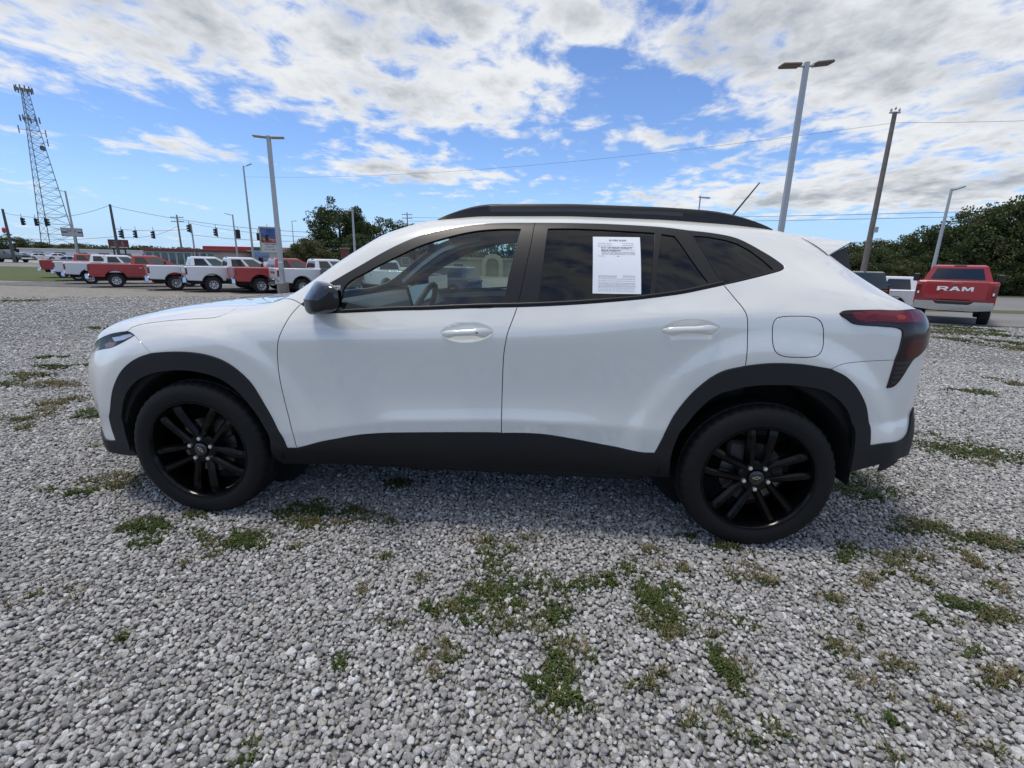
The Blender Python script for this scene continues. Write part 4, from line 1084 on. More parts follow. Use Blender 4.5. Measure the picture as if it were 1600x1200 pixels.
sheet('road', lx(10, 160), [25.5, 28, 32, 36, 40], .008, ASPH2)
sheet('verge', lx(8, 160), [40, 45, 52, 70], .014, DRYT)
sheet('highway', lx(-240, 8, 8), [55, 60, 66, 72], .012, ASPH2)
WL = mat('road_paint', (.7, .7, .66), .7)
for k, yy in enumerate((57.0, 63.5, 70.2)):
    sheet('lane_line', lx(-240, 8, 8), [yy, yy + .14], .018, WL if k != 1 else mat('yellow_road_paint', (.55, .38, .06), .7))
PLAZA = mat('forecourt_concrete', (.32, .31, .29), .85, bump=(20, .2, 5))
sheet('forecourt', lx(-230, 8, 7), [72, 80, 95, 110, 130], .010, PLAZA)

# ---- loose stones: real pebbles, instanced
def pebble_mesh(seed):
    r = np.random.default_rng(seed); bm = bmesh.new(); bmesh.ops.create_icosphere(bm, subdivisions=3, radius=1)
    V = np.array([v.co[:] for v in bm.verts])
    d = np.ones(len(V)) * 1.05
    for _ in range(13):                          # knock flats off the stone
        n = r.normal(size=3); n /= np.linalg.norm(n); h = r.uniform(.56, .86)
        s = V @ n; d = np.minimum(d, np.where(s > .05, h / np.maximum(s, .05), 9))
    k = 10.0
    V2 = V * d[:, None]
    V2 *= (1.08, r.uniform(.66, .9), r.uniform(.5, .72))
    nb = [[e.other_vert(v).index for e in v.link_edges] for v in bm.verts]
    for _ in range(1): V2 = np.array([.6 * V2[i] + .4 * V2[q].mean(0) for i, q in enumerate(nb)])
    for v, q in zip(bm.verts, V2): v.co = q
    me = bpy.data.meshes.new('pebble'); bm.to_mesh(me); bm.free()
    me.polygons.foreach_set('use_smooth', [True] * len(me.polygons))
    return me
def stone_material():
    m = bpy.data.materials.new('limestone_chippings'); m.use_nodes = True; nt = m.node_tree; L = nt.links; b = nt.nodes['Principled BSDF']
    oi = nt.nodes.new('ShaderNodeObjectInfo'); tc = nt.nodes.new('ShaderNodeTexCoord')
    rp = nt.nodes.new('ShaderNodeValToRGB'); L.new(oi.outputs['Random'], rp.inputs[0]); e = rp.color_ramp.elements
    e[0].color = (.225, .220, .212, 1); e[1].position = 1.0; e[1].color = (.64, .635, .62, 1)
    for p_, c in ((.25, (.32, .314, .304)), (.5, (.40, .393, .38)), (.72, (.46, .452, .437)), (.80, (.40, .375, .33)), (.86, (.53, .526, .515))):
        q = e.new(p_); q.color = (*c, 1)
    ad = nt.nodes.new('ShaderNodeVectorMath'); ad.operation = 'ADD'; L.new(tc.outputs['Object'], ad.inputs[0]); 
    sc = nt.nodes.new('ShaderNodeVectorMath'); sc.operation = 'SCALE'; L.new(oi.outputs['Location'], sc.inputs[0]); sc.inputs['Scale'].default_value = 40; L.new(sc.outputs[0], ad.inputs[1])
    n = nt.nodes.new('ShaderNodeTexNoise'); n.inputs['Scale'].default_value = 2.2; n.inputs['Detail'].default_value = 7; n.inputs['Roughness'].default_value = .65; L.new(ad.outputs[0], n.inputs['Vector'])
    mr = nt.nodes.new('ShaderNodeMapRange'); mr.inputs[1].default_value = .3; mr.inputs[2].default_value = .7; mr.inputs[3].default_value = .62; mr.inputs[4].default_value = 1.3; L.new(n.outputs['Fac'], mr.inputs[0])
    mx = nt.nodes.new('ShaderNodeVectorMath'); mx.operation = 'SCALE'; L.new(rp.outputs[0], mx.inputs[0]); L.new(mr.outputs[0], mx.inputs['Scale'])
    L.new(mx.outputs[0], b.inputs['Base Color']); b.inputs['Roughness'].default_value = .82; b.inputs['Specular IOR Level'].default_value = .3
    bp = nt.nodes.new('ShaderNodeBump'); bp.inputs['Strength'].default_value = .35; bp.inputs['Distance'].default_value = .15; L.new(n.outputs['Fac'], bp.inputs['Height']); L.new(bp.outputs[0], b.inputs['Normal'])
    return m
STONE = stone_material()
pebcol = bpy.data.collections.new('pebble_kinds')
for k in range(9):
    me = pebble_mesh(100 + k); me.materials.append(STONE); pebcol.objects.link(bpy.data.objects.new('pebble', me))
GRASS = [
    (0.17, -1.34, 0.16, 0.1, 0.0, 0.8), (0.07, -1.44, 0.17, 0.08, 2.0, 0.5), (0.39, -1.4, 0.12, 0.11, 0.0, 0.8), (0.25, -1.53, 0.14, 0.08, 2.0, 0.45), (0.83, -1.3, 0.09, 0.14, 0.0, 1.6), (0.83, -1.44, 0.1, 0.07, 2.0, 0.8),
    (0.6, -1.21, 0.07, 0.06, 0.0, 1.0), (0.5, -1.58, 0.09, 0.07, 2.0, 0.5), (0.46, -1.73, 0.09, 0.1, 0.0, 1.1), (0.43, -1.82, 0.08, 0.05, 0.0, 0.7), (0.03, -1.7, 0.07, 0.05, 1.0, 0.9), (0.04, -1.63, 0.05, 0.03, 2.0, 0.5),
    (1.02, -1.7, 0.05, 0.08, 0.0, 1.5), (0.91, -1.79, 0.07, 0.05, 2.0, 0.5), (1.0, -1.61, 0.06, 0.05, 2.0, 0.7), (0.76, -1.72, 0.05, 0.03, 1.0, 1.0), (0.79, -1.67, 0.04, 0.02, 2.0, 0.6), (0.88, -1.01, 0.05, 0.06, 1.0, 0.8),
    (1.0, -1.08, 0.04, 0.04, 2.0, 0.9), (0.15, -1.04, 0.1, 0.08, 2.0, 0.5), (0.16, -1.15, 0.09, 0.05, 0.0, 0.6), (0.31, -0.95, 0.03, 0.03, 1.0, 1.2), (-0.71, -0.83, 0.2, 0.09, 0.0, 0.8), (-0.75, -0.9, 0.1, 0.05, 2.0, 0.7),
    (-0.53, -0.88, 0.15, 0.05, 2.0, 0.5), (-0.51, -0.41, 0.11, 0.09, 0.0, 0.7), (-0.92, -0.95, 0.13, 0.07, 0.0, 0.7), (-1.06, -1.09, 0.15, 0.07, 0.0, 1.4), (-1.23, -1.16, 0.07, 0.03, 2.0, 0.6), (-1.55, -1.06, 0.13, 0.08, 0.0, 1.5),
    (-2.18, -0.68, 0.19, 0.09, 2.0, 0.8), (-2.23, -0.78, 0.14, 0.05, 0.0, 0.7), (-2.15, -0.55, 0.15, 0.08, 2.0, 0.6), (-1.49, -0.89, 0.13, 0.05, 2.0, 0.5), (1.21, -0.9, 0.11, 0.05, 0.0, 1.2), (1.34, -0.93, 0.07, 0.03, 1.0, 0.8),
    (1.83, -0.88, 0.07, 0.06, 0.0, 1.3), (1.95, -0.9, 0.09, 0.05, 2.0, 0.7), (2.34, -0.19, 0.19, 0.13, 0.0, 0.9), (2.32, -0.46, 0.18, 0.09, 2.0, 0.4), (2.38, 0.04, 0.17, 0.1, 2.0, 0.5), (3.47, 0.57, 0.3, 0.18, 0.0, 1.1),
    (3.52, 0.4, 0.17, 0.1, 2.0, 0.7), (2.53, -0.67, 0.2, 0.1, 0.0, 0.9), (2.44, -0.61, 0.14, 0.07, 2.0, 0.7), (2.59, -0.79, 0.13, 0.08, 1.0, 0.7), (2.08, -1.21, 0.09, 0.07, 0.0, 1.2), (2.12, -1.26, 0.12, 0.06, 2.0, 0.7),
    (1.81, -1.08, 0.07, 0.04, 1.0, 1.0), (1.98, -1.0, 0.06, 0.08, 1.0, 0.8), (2.12, -0.88, 0.09, 0.05, 2.0, 0.8), (2.31, -0.99, 0.09, 0.11, 1.0, 0.8), (1.52, -1.23, 0.07, 0.03, 1.0, 0.9), (1.3, -1.17, 0.06, 0.05, 1.0, 1.0),
    (1.19, -1.13, 0.04, 0.03, 1.0, 0.8), (1.32, -1.06, 0.03, 0.03, 1.0, 0.8), (1.4, -1.51, 0.06, 0.04, 2.0, 1.0), (1.55, -1.57, 0.04, 0.06, 2.0, 0.8), (1.44, -1.67, 0.04, 0.05, 1.0, 0.8), (1.56, -1.4, 0.05, 0.03, 2.0, 0.6),
    (1.57, -1.72, 0.04, 0.04, 1.0, 0.8), (1.37, -1.77, 0.04, 0.03, 0.0, 0.7), (1.86, -1.34, 0.07, 0.04, 2.0, 0.6), (1.88, -1.58, 0.07, 0.06, 1.0, 0.8), (1.89, -1.47, 0.05, 0.03, 2.0, 0.6), (0.98, -1.89, 0.04, 0.02, 2.0, 0.7),
    (1.63, -1.84, 0.04, 0.02, 2.0, 0.7), (1.33, -1.9, 0.05, 0.02, 1.0, 0.5), (1.1, -1.85, 0.06, 0.02, 2.0, 0.5), (1.01, -1.5, 0.04, 0.03, 1.0, 0.7), (1.03, -1.37, 0.04, 0.03, 1.0, 0.6), (1.13, -1.41, 0.06, 0.03, 2.0, 0.4),
    (-5.3, 1.97, 0.23, 0.14, 0.0, 1.0), (-5.22, 1.65, 0.26, 0.16, 2.0, 0.7), (-3.43, 0.49, 0.1, 0.11, 0.0, 1.3), (-3.79, 0.27, 0.19, 0.13, 2.0, 0.8), (-3.99, 0.77, 0.24, 0.16, 1.0, 0.6), (-4.65, 1.19, 0.33, 0.16, 1.0, 0.7),
    (-5.05, 1.25, 0.15, 0.14, 0.0, 0.6), (-2.7, -0.16, 0.08, 0.06, 2.0, 0.5), (-8.57, 5.77, 0.16, 0.21, 0.0, 1.2), (-6.02, 2.5, 0.15, 0.12, 0.0, 0.8), (-18.13, 12.57, 0.51, 0.93, 2.0, 0.5), (12.9, 12.57, 0.47, 0.67, 0.0, 1.0),
    (12.19, 11.24, 0.47, 0.89, 0.0, 0.9), (12.34, 10.63, 0.32, 0.55, 0.0, 0.8), (13.5, 12.17, 0.31, 0.66, 0.0, 0.7), (9.97, 8.6, 0.26, 0.49, 0.0, 1.0), (10.78, 8.57, 0.26, 0.5, 0.0, 0.9), (10.98, 10.55, 0.55, 0.79, 2.0, 0.6),
    (9.89, 7.21, 0.32, 0.48, 2.0, 0.7), (5.17, 2.54, 0.24, 0.14, 0.0, 0.8), (6.25, 3.21, 0.18, 0.18, 2.0, 0.6), (-1.09, -1.23, 0.06, 0.02, 1.0, 0.6), (-1.45, -1.52, 0.04, 0.02, 1.0, 0.4), (-1.6, -1.56, 0.04, 0.03, 1.0, 0.5),
    (-1.15, -1.31, 0.02, 0.02, 1.0, 0.6), (-0.73, -1.15, 0.04, 0.02, 1.0, 0.5), (-0.26, -1.74, 0.02, 0.01, 0.0, 0.5), (-0.32, -1.15, 0.03, 0.02, 1.0, 0.5), (-0.12, -1.29, 0.05, 0.03, 2.0, 0.4), (-0.2, -1.53, 0.06, 0.03, 2.0, 0.4),
    (-0.33, -1.39, 0.04, 0.02, 1.0, 0.5), (-1.07, -1.7, 0.02, 0.01, 0.0, 0.4), (-0.42, -2.02, 0.02, 0.02, 0.0, 0.4),
]

def scatter():
    P = []
    def field(x0, x1, y0, y1, cell):
        gx, gy = np.meshgrid(np.arange(x0, x1, cell), np.arange(y0, y1, cell)); q = np.stack([gx.ravel(), gy.ravel()], 1)
        return q + rng.uniform(-.42, .42, q.shape) * cell
    q = np.concatenate([field(-9.5, 10.5, -2.75, 9.0, .0157), field(-32, 24, 3.5, 24.0, .066)])
    d = np.hypot(q[:, 0] - CAM.x, q[:, 1] - CAM.y)
    az = np.degrees(np.arctan2(q[:, 0] - CAM.x, q[:, 1] - CAM.y))
    keep = (np.abs(az + 4) < 66) | (d < 1.8)
    far = np.arange(len(q)) >= len(q) - len(field(-32, 24, 3.5, 24.0, .066))
    keep &= (d < 10.5) | (far & (d > 8.0) & (d < 28))
    keep &= far | (rng.random(len(q)) < np.interp(d, [0, 3.2, 5, 7, 9, 10.5], [1, 1, .78, .52, .32, .12]))
    keep &= ~(far & (rng.random(len(q)) > np.interp(d, [8, 10, 14, 20, 28], [.4, 1, .85, .5, .0])))
    keep &= ~((q[:, 1] > 13.2) & (q[:, 0] > 9.5))
    keep &= ~((np.abs(q[:, 0]) < 2.0) & (q[:, 1] > .35) & (q[:, 1] < 4.2) & (rng.random(len(q)) < .5))     # behind the car
    q = q[keep]; d = d[keep]
    # stones are thinner where weeds and fines have taken over
    w = np.zeros(len(q))
    for gx, gy, a, b, kind, dn in GRASS:
        r2 = ((q[:, 0] - gx) / max(a, .03)) ** 2 + ((q[:, 1] - gy) / max(b, .03)) ** 2; w = np.maximum(w, np.exp(-r2) * min(dn, 1) * (.55 if kind == 0 else .45))
    q2 = rng.random(len(q)) > w
    q = q[q2]; d = d[q2]
    n = len(q)
    s = np.clip(rng.lognormal(math.log(.0108), .26, n), .0065, .021) * np.interp(d, [0, 3, 5, 7, 11, 20, 27], [1, .97, 1.08, 1.25, 1.6, 2.5, 3.0])
    h = rng.uniform(-.005, .006, n) + np.interp(q[:, 1], HN, HZ)
    rot = np.stack([rng.normal(0, .27, n), rng.normal(0, .27, n), rng.uniform(0, 6.283, n)], 1)
    ex = field(-3.6, 4.4, -2.75, -.4, .021)                       # small stones bedded lower down, close by
    ex = ex[rng.random(len(ex)) < .9]; m_ = len(ex)
    q = np.concatenate([q, ex]); s = np.concatenate([s, rng.uniform(.008, .0135, m_)]); h = np.concatenate([h, rng.uniform(-.016, -.009, m_)])
    rot = np.concatenate([rot, rng.uniform(0, 6.283, (m_, 3))]); n += m_
    me = bpy.data.meshes.new('gravel'); me.from_pydata(np.stack([q[:, 0], q[:, 1], h], 1).tolist(), [], [])
    for nm, ty, arr in (('rot', 'FLOAT_VECTOR', rot), ('scl', 'FLOAT', s), ('kind_index', 'INT', rng.integers(0, 9, n))):
        a = me.attributes.new(nm, ty, 'POINT'); a.data.foreach_set('vector' if ty == 'FLOAT_VECTOR' else 'value', np.ascontiguousarray(arr.ravel(), dtype=np.int32 if ty == 'INT' else np.float32))
    o = link('gravel', me)
    tag(o, 'loose grey limestone gravel covering the lot around the car', 'gravel', kind='stuff')
    ng = bpy.data.node_groups.new('scatter_stones', 'GeometryNodeTree')
    ng.interface.new_socket('Geometry', in_out='INPUT', socket_type='NodeSocketGeometry'); ng.interface.new_socket('Geometry', in_out='OUTPUT', socket_type='NodeSocketGeometry')
    N = ng.nodes; L = ng.links
    gi = N.new('NodeGroupInput'); go = N.new('NodeGroupOutput')
    ci = N.new('GeometryNodeCollectionInfo'); ci.inputs['Collection'].default_value = pebcol; ci.inputs['Separate Children'].default_value = True; ci.inputs['Reset Children'].default_value = True
    ip = N.new('GeometryNodeInstanceOnPoints'); ip.inputs['Pick Instance'].default_value = True
    def attr(nm, ty):
        a = N.new('GeometryNodeInputNamedAttribute'); a.data_type = ty; a.inputs['Name'].default_value = nm; return a.outputs['Attribute']
    e2r = N.new('FunctionNodeEulerToRotation'); L.new(attr('rot', 'FLOAT_VECTOR'), e2r.inputs[0])
    L.new(gi.outputs[0], ip.inputs['Points']); L.new(ci.outputs[0], ip.inputs['Instance']); L.new(attr('kind_index', 'INT'), ip.inputs['Instance Index'])
    L.new(e2r.outputs[0], ip.inputs['Rotation']); L.new(attr('scl', 'FLOAT'), ip.inputs['Scale'])
    L.new(ip.outputs[0], go.inputs[0])
    md = o.modifiers.new('stones', 'NODES'); md.node_group = ng
    return n
print('stones', scatter())

# ---- weeds growing through the stones
def blade_material(name, c1, c2):
    m = bpy.data.materials.new(name); m.use_nodes = True; nt = m.node_tree; L = nt.links; b = nt.nodes['Principled BSDF']
    g = nt.nodes.new('ShaderNodeNewGeometry'); rp = nt.nodes.new('ShaderNodeValToRGB'); L.new(g.outputs['Random Per Island'], rp.inputs[0])
    rp.color_ramp.elements[0].color = (*c1, 1); rp.color_ramp.elements[1].color = (*c2, 1)
    L.new(rp.outputs[0], b.inputs['Base Color']); b.inputs['Roughness'].default_value = .6; b.inputs['Specular IOR Level'].default_value = .3
    tr = nt.nodes.new('ShaderNodeBsdfTranslucent'); L.new(rp.outputs[0], tr.inputs[0]); mx = nt.nodes.new('ShaderNodeMixShader'); mx.inputs[0].default_value = .25
    L.new(b.outputs[0], mx.inputs[1]); L.new(tr.outputs[0], mx.inputs[2]); L.new(mx.outputs[0], nt.nodes['Material Output'].inputs[0])
    return m
GREENB = blade_material('green_blades', (.030, .052, .012), (.105, .14, .038)); DRYB = blade_material('straw_blades', (.13, .10, .045), (.30, .25, .13))
def weeds():
    V = []; F = []; M = []
    for gx, gy, a, b, kind, dn in GRASS:
        dist = math.hypot(gx - CAM.x, gy - CAM.y)
        a = max(a, .03) * 1.25; b = max(b, .025) * 1.25
        nt_ = int(min(3400, max(6, math.pi * a * b * 1600 * dn / max(1, dist / 3.2))))       # tufts
        cl = [(rng.normal(0, .5), rng.normal(0, .5)) for _ in range(max(3, int(nt_ / 16)))]
        for _ in range(nt_):
            c = cl[rng.integers(len(cl))]; tx = gx + (c[0] + rng.normal(0, .22)) * a; ty = gy + (c[1] + rng.normal(0, .22)) * b
            z0 = H(tx, ty) - .004
            straw = (kind == 1 and rng.random() < .72) or (kind == 2 and rng.random() < .45) or (kind == 0 and rng.random() < .06)
            nb = rng.integers(5, 11); big = 1.0 + .35 * (dist > 5)
            lean = rng.uniform(0, 6.28)
            for _b in range(nb):
                an = rng.uniform(0, 6.28); ln = rng.uniform(.009, .031) * big * (1.35 if straw else 1.0); w = rng.uniform(.0010, .0026) * (1.7 if not straw else .8) * max(1, dist / 4)
                el = rng.uniform(.05, .85) if not straw else rng.uniform(.2, 1.2)
                dx, dy = math.cos(an) * math.cos(el), math.sin(an) * math.cos(el); sx, sy = -math.sin(an) * w, math.cos(an) * w
                ox, oy = rng.normal(0, .010), rng.normal(0, .010); n = len(V)
                mx_, my_, mz_ = tx + ox + dx * ln * .55, ty + oy + dy * ln * .55, z0 + math.sin(el) * ln * .75 + .010
                ex, ey, ez = tx + ox + dx * ln * 1.1, ty + oy + dy * ln * 1.1, z0 + math.sin(el) * ln * .85 + .010
                V += [(tx + ox - sx, ty + oy - sy, z0), (tx + ox + sx, ty + oy + sy, z0), (mx_ - sx, my_ - sy, mz_), (mx_ + sx, my_ + sy, mz_), (ex, ey, ez)]
                F += [(n, n + 1, n + 3, n + 2), (n + 2, n + 3, n + 4)]; M += [int(straw)] * 2
    me = bpy.data.meshes.new('grass'); me.from_pydata(V, [], F); me.materials.append(GREENB); me.materials.append(DRYB); me.polygons.foreach_set('material_index', M)
    o = link('grass', me); tag(o, 'sparse green weeds and dry grass tufts poking through the gravel', 'grass', kind='stuff')
    return len(F)
print('blades', weeds())

# ================================================================== other vehicles
def paintm(name, c, rough=.3): return mat(name, c, rough, 0, 1.0, .5, .03)
P_RED = paintm('red_truck_paint', (.36, .012, .016)); P_WHITE = paintm('white_truck_paint', (.72, .73, .74)); P_MAROON = paintm('dark_maroon_paint', (.035, .008, .012))
P_SILVER = mat('silver_car_paint', (.42, .44, .45), .3, .5, 1.0); P_GREY = mat('grey_car_paint', (.09, .09, .095), .3, .3, 1.0); P_BLACK = paintm('black_car_paint', (.012, .012, .014)); P_BLUE = paintm('dark_blue_car_paint', (.02, .035, .09))
VGLASS = mat('dark_vehicle_glass', (.012, .015, .018), .05, 0, .5); VGLASS2 = mat('grey_green_vehicle_glass', (.06, .085, .085), .05, 0, .5)
VTYRE = mat('vehicle_tyre', (.015, .015, .016), .8); VRIM = mat('steel_wheel_silver', (.55, .55, .56), .3, .85)
TAIL = mat('tail_lamp_red', (.16, .012, .012), .15, 0, 1.0); BLK = mat('black_plastic_trim', (.018, .018, .019), .5); WHT = mat('white_lamp', (.75, .75, .72), .3)
def arch_profile(lo, hi, xr, xf, r, zc, n=9):
    """bottom line of a body with two wheel arches, from rear to front"""
    out = []
    for xc in (xr, xf):
        a0 = math.asin(max(-1, min(1, (lo - zc) / r)))
        for k in range(n + 1):
            a = math.pi - a0 - (math.pi - 2 * a0) * k / n; out.append((xc + r * math.cos(a), zc + r * math.sin(a)))
    return out
def slab(prof, half, edge=.05, shrink=.03, zmin=None):
    """extrude a side profile across the car with rolled sides; returns MB"""
    n = len(prof); c = np.mean(prof, 0); P = np.array(prof, float)
    T = np.roll(P, -1, 0) - np.roll(P, 1, 0); T /= np.linalg.norm(T, axis=1)[:, None] + 1e-9
    ar = (P[:, 0] * np.roll(P[:, 1], -1) - np.roll(P[:, 0], -1) * P[:, 1]).sum(); O = np.stack([T[:, 1], -T[:, 0]], 1) * (1 if ar > 0 else -1)
    IN = P - O * shrink
    rows = [(-half, IN), (-half + edge * .3, P - O * shrink * .35), (-half + edge, P), (half - edge, P), (half - edge * .3, P - O * shrink * .35), (half, IN)]
    m = MB(); V = [(q[0], y, q[1]) for y, r_ in rows for q in r_]
    F = [(i * n + k, i * n + (k + 1) % n, (i + 1) * n + (k + 1) % n, (i + 1) * n + k) for i in range(len(rows) - 1) for k in range(n)]
    if ar > 0: F = [f[::-1] for f in F]
    F += [tuple(range(n)) if ar > 0 else tuple(reversed(range(n))), tuple(reversed(range((len(rows) - 1) * n, len(rows) * n))) if ar > 0 else tuple(range((len(rows) - 1) * n, len(rows) * n))]
    # from_pydata copes with concave n-gons
    return m.add(V, F)
def hexa(m, b, t, z0, z1, hb, ht):
    """greenhouse frustum: b=(x0,x1) at z0 with half width hb, t=(x0,x1) at z1 with half width ht"""
    V = [(b[0], -hb, z0), (b[1], -hb, z0), (b[1], hb, z0), (b[0], hb, z0), (t[0], -ht, z1), (t[1], -ht, z1), (t[1], ht, z1), (t[0], ht, z1)]
    return m.add(V, [(3, 2, 1, 0), (4, 5, 6, 7), (0, 1, 5, 4), (1, 2, 6, 5), (2, 3, 7, 6), (3, 0, 4, 7)])
def on_face(q4, a0, a1, b0, b1, lift, th=.004):
    """a thin plate lying on a bilinear face; q4 = corners (lower left, lower right, upper right, upper left) seen from outside"""
    q = [Vector(p) for p in q4]; n = (q[1] - q[0]).cross(q[3] - q[0]).normalized()
    def pt(a, b): return (q[0] * (1 - a) + q[1] * a) * (1 - b) + (q[3] * (1 - a) + q[2] * a) * b
    c = [pt(a0, b0), pt(a1, b0), pt(a1, b1), pt(a0, b1)]
    V = [p + n * lift for p in c] + [p + n * (lift - th) for p in c]
    return V, [(0, 1, 2, 3), (0, 4, 5, 1), (1, 5, 6, 2), (2, 6, 7, 3), (3, 7, 4, 0)]
def simple_wheel_mesh(r, w, rim_r, spokes=True):
    t = MB().lathe([(-w * .5, rim_r), (-w * .5, r * .92), (-w * .38, r), (w * .38, r), (w * .5, r * .92), (w * .5, rim_r)], 28).mesh('tyre', VTYRE, 40)
    m = MB().lathe([(-w * .5, rim_r), (-w * .56, rim_r * .97), (-w * .5, rim_r * .88), (-w * .30, rim_r * .80), (-w * .26, rim_r * .45), (-w * .42, rim_r * .32), (-w * .46, .001)], 28)
    m2 = MB()
    for k in range(8):
        a = 2 * math.pi * k / 8; m2.add([(rim_r * .48 * math.cos(a + d) if e == 0 else rim_r * .76 * math.cos(a + d * .8), -w * .305, rim_r * .48 * math.sin(a + d) if e == 0 else rim_r * .76 * math.sin(a + d * .8)) for e, d in ((0, -.22), (0, .22), (1, .22), (1, -.22))], [(0, 1, 2, 3), (3, 2, 1, 0)])
    return t, m.mesh('rim', VRIM, 40), m2.mesh('rim_holes', VTYRE)
TW = simple_wheel_mesh(.42, .28, .25); CW = simple_wheel_mesh(.33, .22, .22)
def add_wheel(par, x, y, r, kit):
    w = empty('wheel', (x, y, r)); w.parent = par
    if y > 0: w.rotation_euler = (0, 0, math.pi)
    link('tyre', kit[0], w); link('rim', kit[1], w); link('rim_holes', kit[2], w)
    return w
GLYPH = {'R': ([(0, 0), (.27, 0), (.27, .32), (.50, .32), (.73, 0), (1, 0), (.77, .36), (.94, .45), (1, .62), (.97, .86), (.84, 1), (0, 1)], [(.27, .55), (.27, .78), (.66, .78), (.71, .66), (.66, .55)]),
         'A': ([(0, 0), (.27, 0), (.35, .22), (.65, .22), (.73, 0), (1, 0), (.64, 1), (.36, 1)], [(.42, .42), (.58, .42), (.5, .66)]),
         'M': ([(0, 0), (.21, 0), (.21, .60), (.42, .08), (.58, .08), (.79, .60), (.79, 0), (1, 0), (1, 1), (.73, 1), (.5, .44), (.27, 1), (0, 1)], None)}
def block_letters(word, width, height, mat_, name, parent, mw):
    m = MB(); cw = width / len(word)
    for i, ch in enumerate(word):
        outer, hole = GLYPH[ch]; pts = list(outer) + list(hole or []); n = len(outer)
        ed = [(k, (k + 1) % n) for k in range(n)] + ([(n + k, n + (k + 1) % len(hole)) for k in range(len(hole))] if hole else [])
        vo, _, fo, _, _, _ = delaunay_2d_cdt([Vector(p) for p in pts], ed, [], 0, 1e-6)
        V = np.array([tuple(q) for q in vo]); F = []
        for f in fo:
            c = V[list(f)].mean(0)[None]
            if in_poly(c, np.array(outer))[0] and not (hole and in_poly(c, np.array(hole))[0]): F.append(tuple(f))
        x0 = -width / 2 + i * cw
        W = [mw @ Vector((x0 + q[0] * cw * .90, (q[1] - .5) * height, 0)) for q in V]
        m.add(W, F)
    return m.build(name, mat_, parent)
def pickup(label, paint, loc, heading, group, letters=None, cab_paint=None, single_cab=False, detail=False, letter_mat=None, tow_mirrors=True):
    """origin under the rear axle, nose to +x"""
    t = empty('pickup_truck', loc, heading); tag(t, label, 'truck', group)
    lo, zc = .62, .44
    bot = arch_profile(lo, 0, 0, 3.80, .56, zc + .02)
    prof = [(-1.22, .66)] + bot + [(4.66, .62), (4.74, .80), (4.76, 1.12), (4.60, 1.30), (3.2, 1.40), (2.9, 1.42), (-1.22, 1.45), (-1.27, 1.40), (-1.27, .80)]
    slab(prof, 1.005, .07, .04).build('body', paint, t, 35)
    MB().box((1.75, 0, .66), (5.6, 1.55, .42)).build('chassis', DARK, t)
    MB().box((-.22, 0, 1.452), (1.85, 1.62, .012)).build('bed_opening', BLK, t)
    x0 = .80
    m = MB(); B_ = (x0, 3.20); T_ = (x0 + .14, 2.30); hexa(m, B_, T_, 1.41, 1.93, .94, .74)
    hexa(m, (T_[0] - .0, T_[1]), (T_[0] + .10, T_[1] - .16), 1.93, 1.985, .74, .64)
    cab = m.build('cab', cab_paint or paint, t, 30)
    for s in (-1, 1):
        f = [(B_[0], -.94, 1.41), (B_[1], -.94, 1.41), (T_[1], -.74, 1.93), (T_[0], -.74, 1.93)]
        if s > 0: f = [(B_[1], .94, 1.41), (B_[0], .94, 1.41), (T_[0], .74, 1.93), (T_[1], .74, 1.93)]
        for (a0, a1) in ((.10, .42), (.50, .86)):
            if s > 0: a0, a1 = 1 - a1, 1 - a0
            V, F = on_face(f, a0, a1, .10, .86, .006)
            MB().add(V, F).build('window', VGLASS if (a0 < .45) == (s < 0) else VGLASS2, cab)
        MB().box((-1.222, s * .928, 1.16), (.13, .155, .40), bevel=.03).build('tail_light', TAIL, t)
        if detail: MB().box((-1.288, s * .92, 1.05), (.02, .05, .08), bevel=.005).build('reversing_light', WHT, t)
        mz = 1.52 if tow_mirrors else 1.5
        MB().box((2.60, s * 1.20, mz), (.10, .20, .30), bevel=.03).box((2.60, s * 1.05, mz - .06), (.05, .18, .05)).build('mirror', BLK, t)
        for x in (0, 3.80): add_wheel(t, x, s * .87, .42, TW)
        MB().box((1.7, s * 1.0, .60), (2.3, .10, .07), bevel=.02).build('side_step', BLK, t)
        MB().box((1.30, s * 1.008, 1.20), (.16, .02, .03), bevel=.006).build('door_handle', CHROME, t)
    V, F = on_face([(B_[0], .94, 1.41), (B_[0], -.94, 1.41), (T_[0], -.74, 1.93), (T_[0], .74, 1.93)], .10, .90, .14, .86, .006)
    MB().add(V, F).build('rear_window', VGLASS, cab)
    V, F = on_face([(B_[1], -.94, 1.41), (B_[1], .94, 1.41), (T_[1], .74, 1.93), (T_[1], -.74, 1.93)], .06, .94, .06, .92, .006)
    MB().add(V, F).build('windscreen', VGLASS, cab)
    MB().box((T_[0] + .03, 0, 1.95), (.05, .34, .05), bevel=.01).build('high_brake_light', BLK, cab)
    # rear bumper with its dropped centre step
    m = MB(); yo = [(-1.0, .56), (-.96, .80), (-.50, .80), (-.42, .72), (.42, .72), (.50, .80), (.96, .80), (1.0, .56), (.50, .50), (-.50, .50)]
    m.prism(yo, -1.46, -1.30, 'x'); bmp = m.build('rear_bumper', CHROME, t, 30)
    MB().box((-1.44, 0, .76), (.10, .78, .11), bevel=.01).build('bumper_step', BLK, t)
    MB().prism([(-.76, 1.42), (.76, 1.42), (.76, .86), (-.76, .86)], -1.285, -1.262, 'x').build('tailgate', paint, t)
    MB().box((-1.290, 0, 1.37), (.02, .26, .035), bevel=.008).build('tailgate_handle', BLK if not detail else paint, t)
    MB().box((4.72, 0, .98), (.10, 1.30, .36), bevel=.04).build('grille', CHROME if detail else BLK, t)
    for s in (-1, 1): MB().box((4.66, s * .80, 1.08), (.16, .34, .20), bevel=.04).build('headlight', WHT, t)
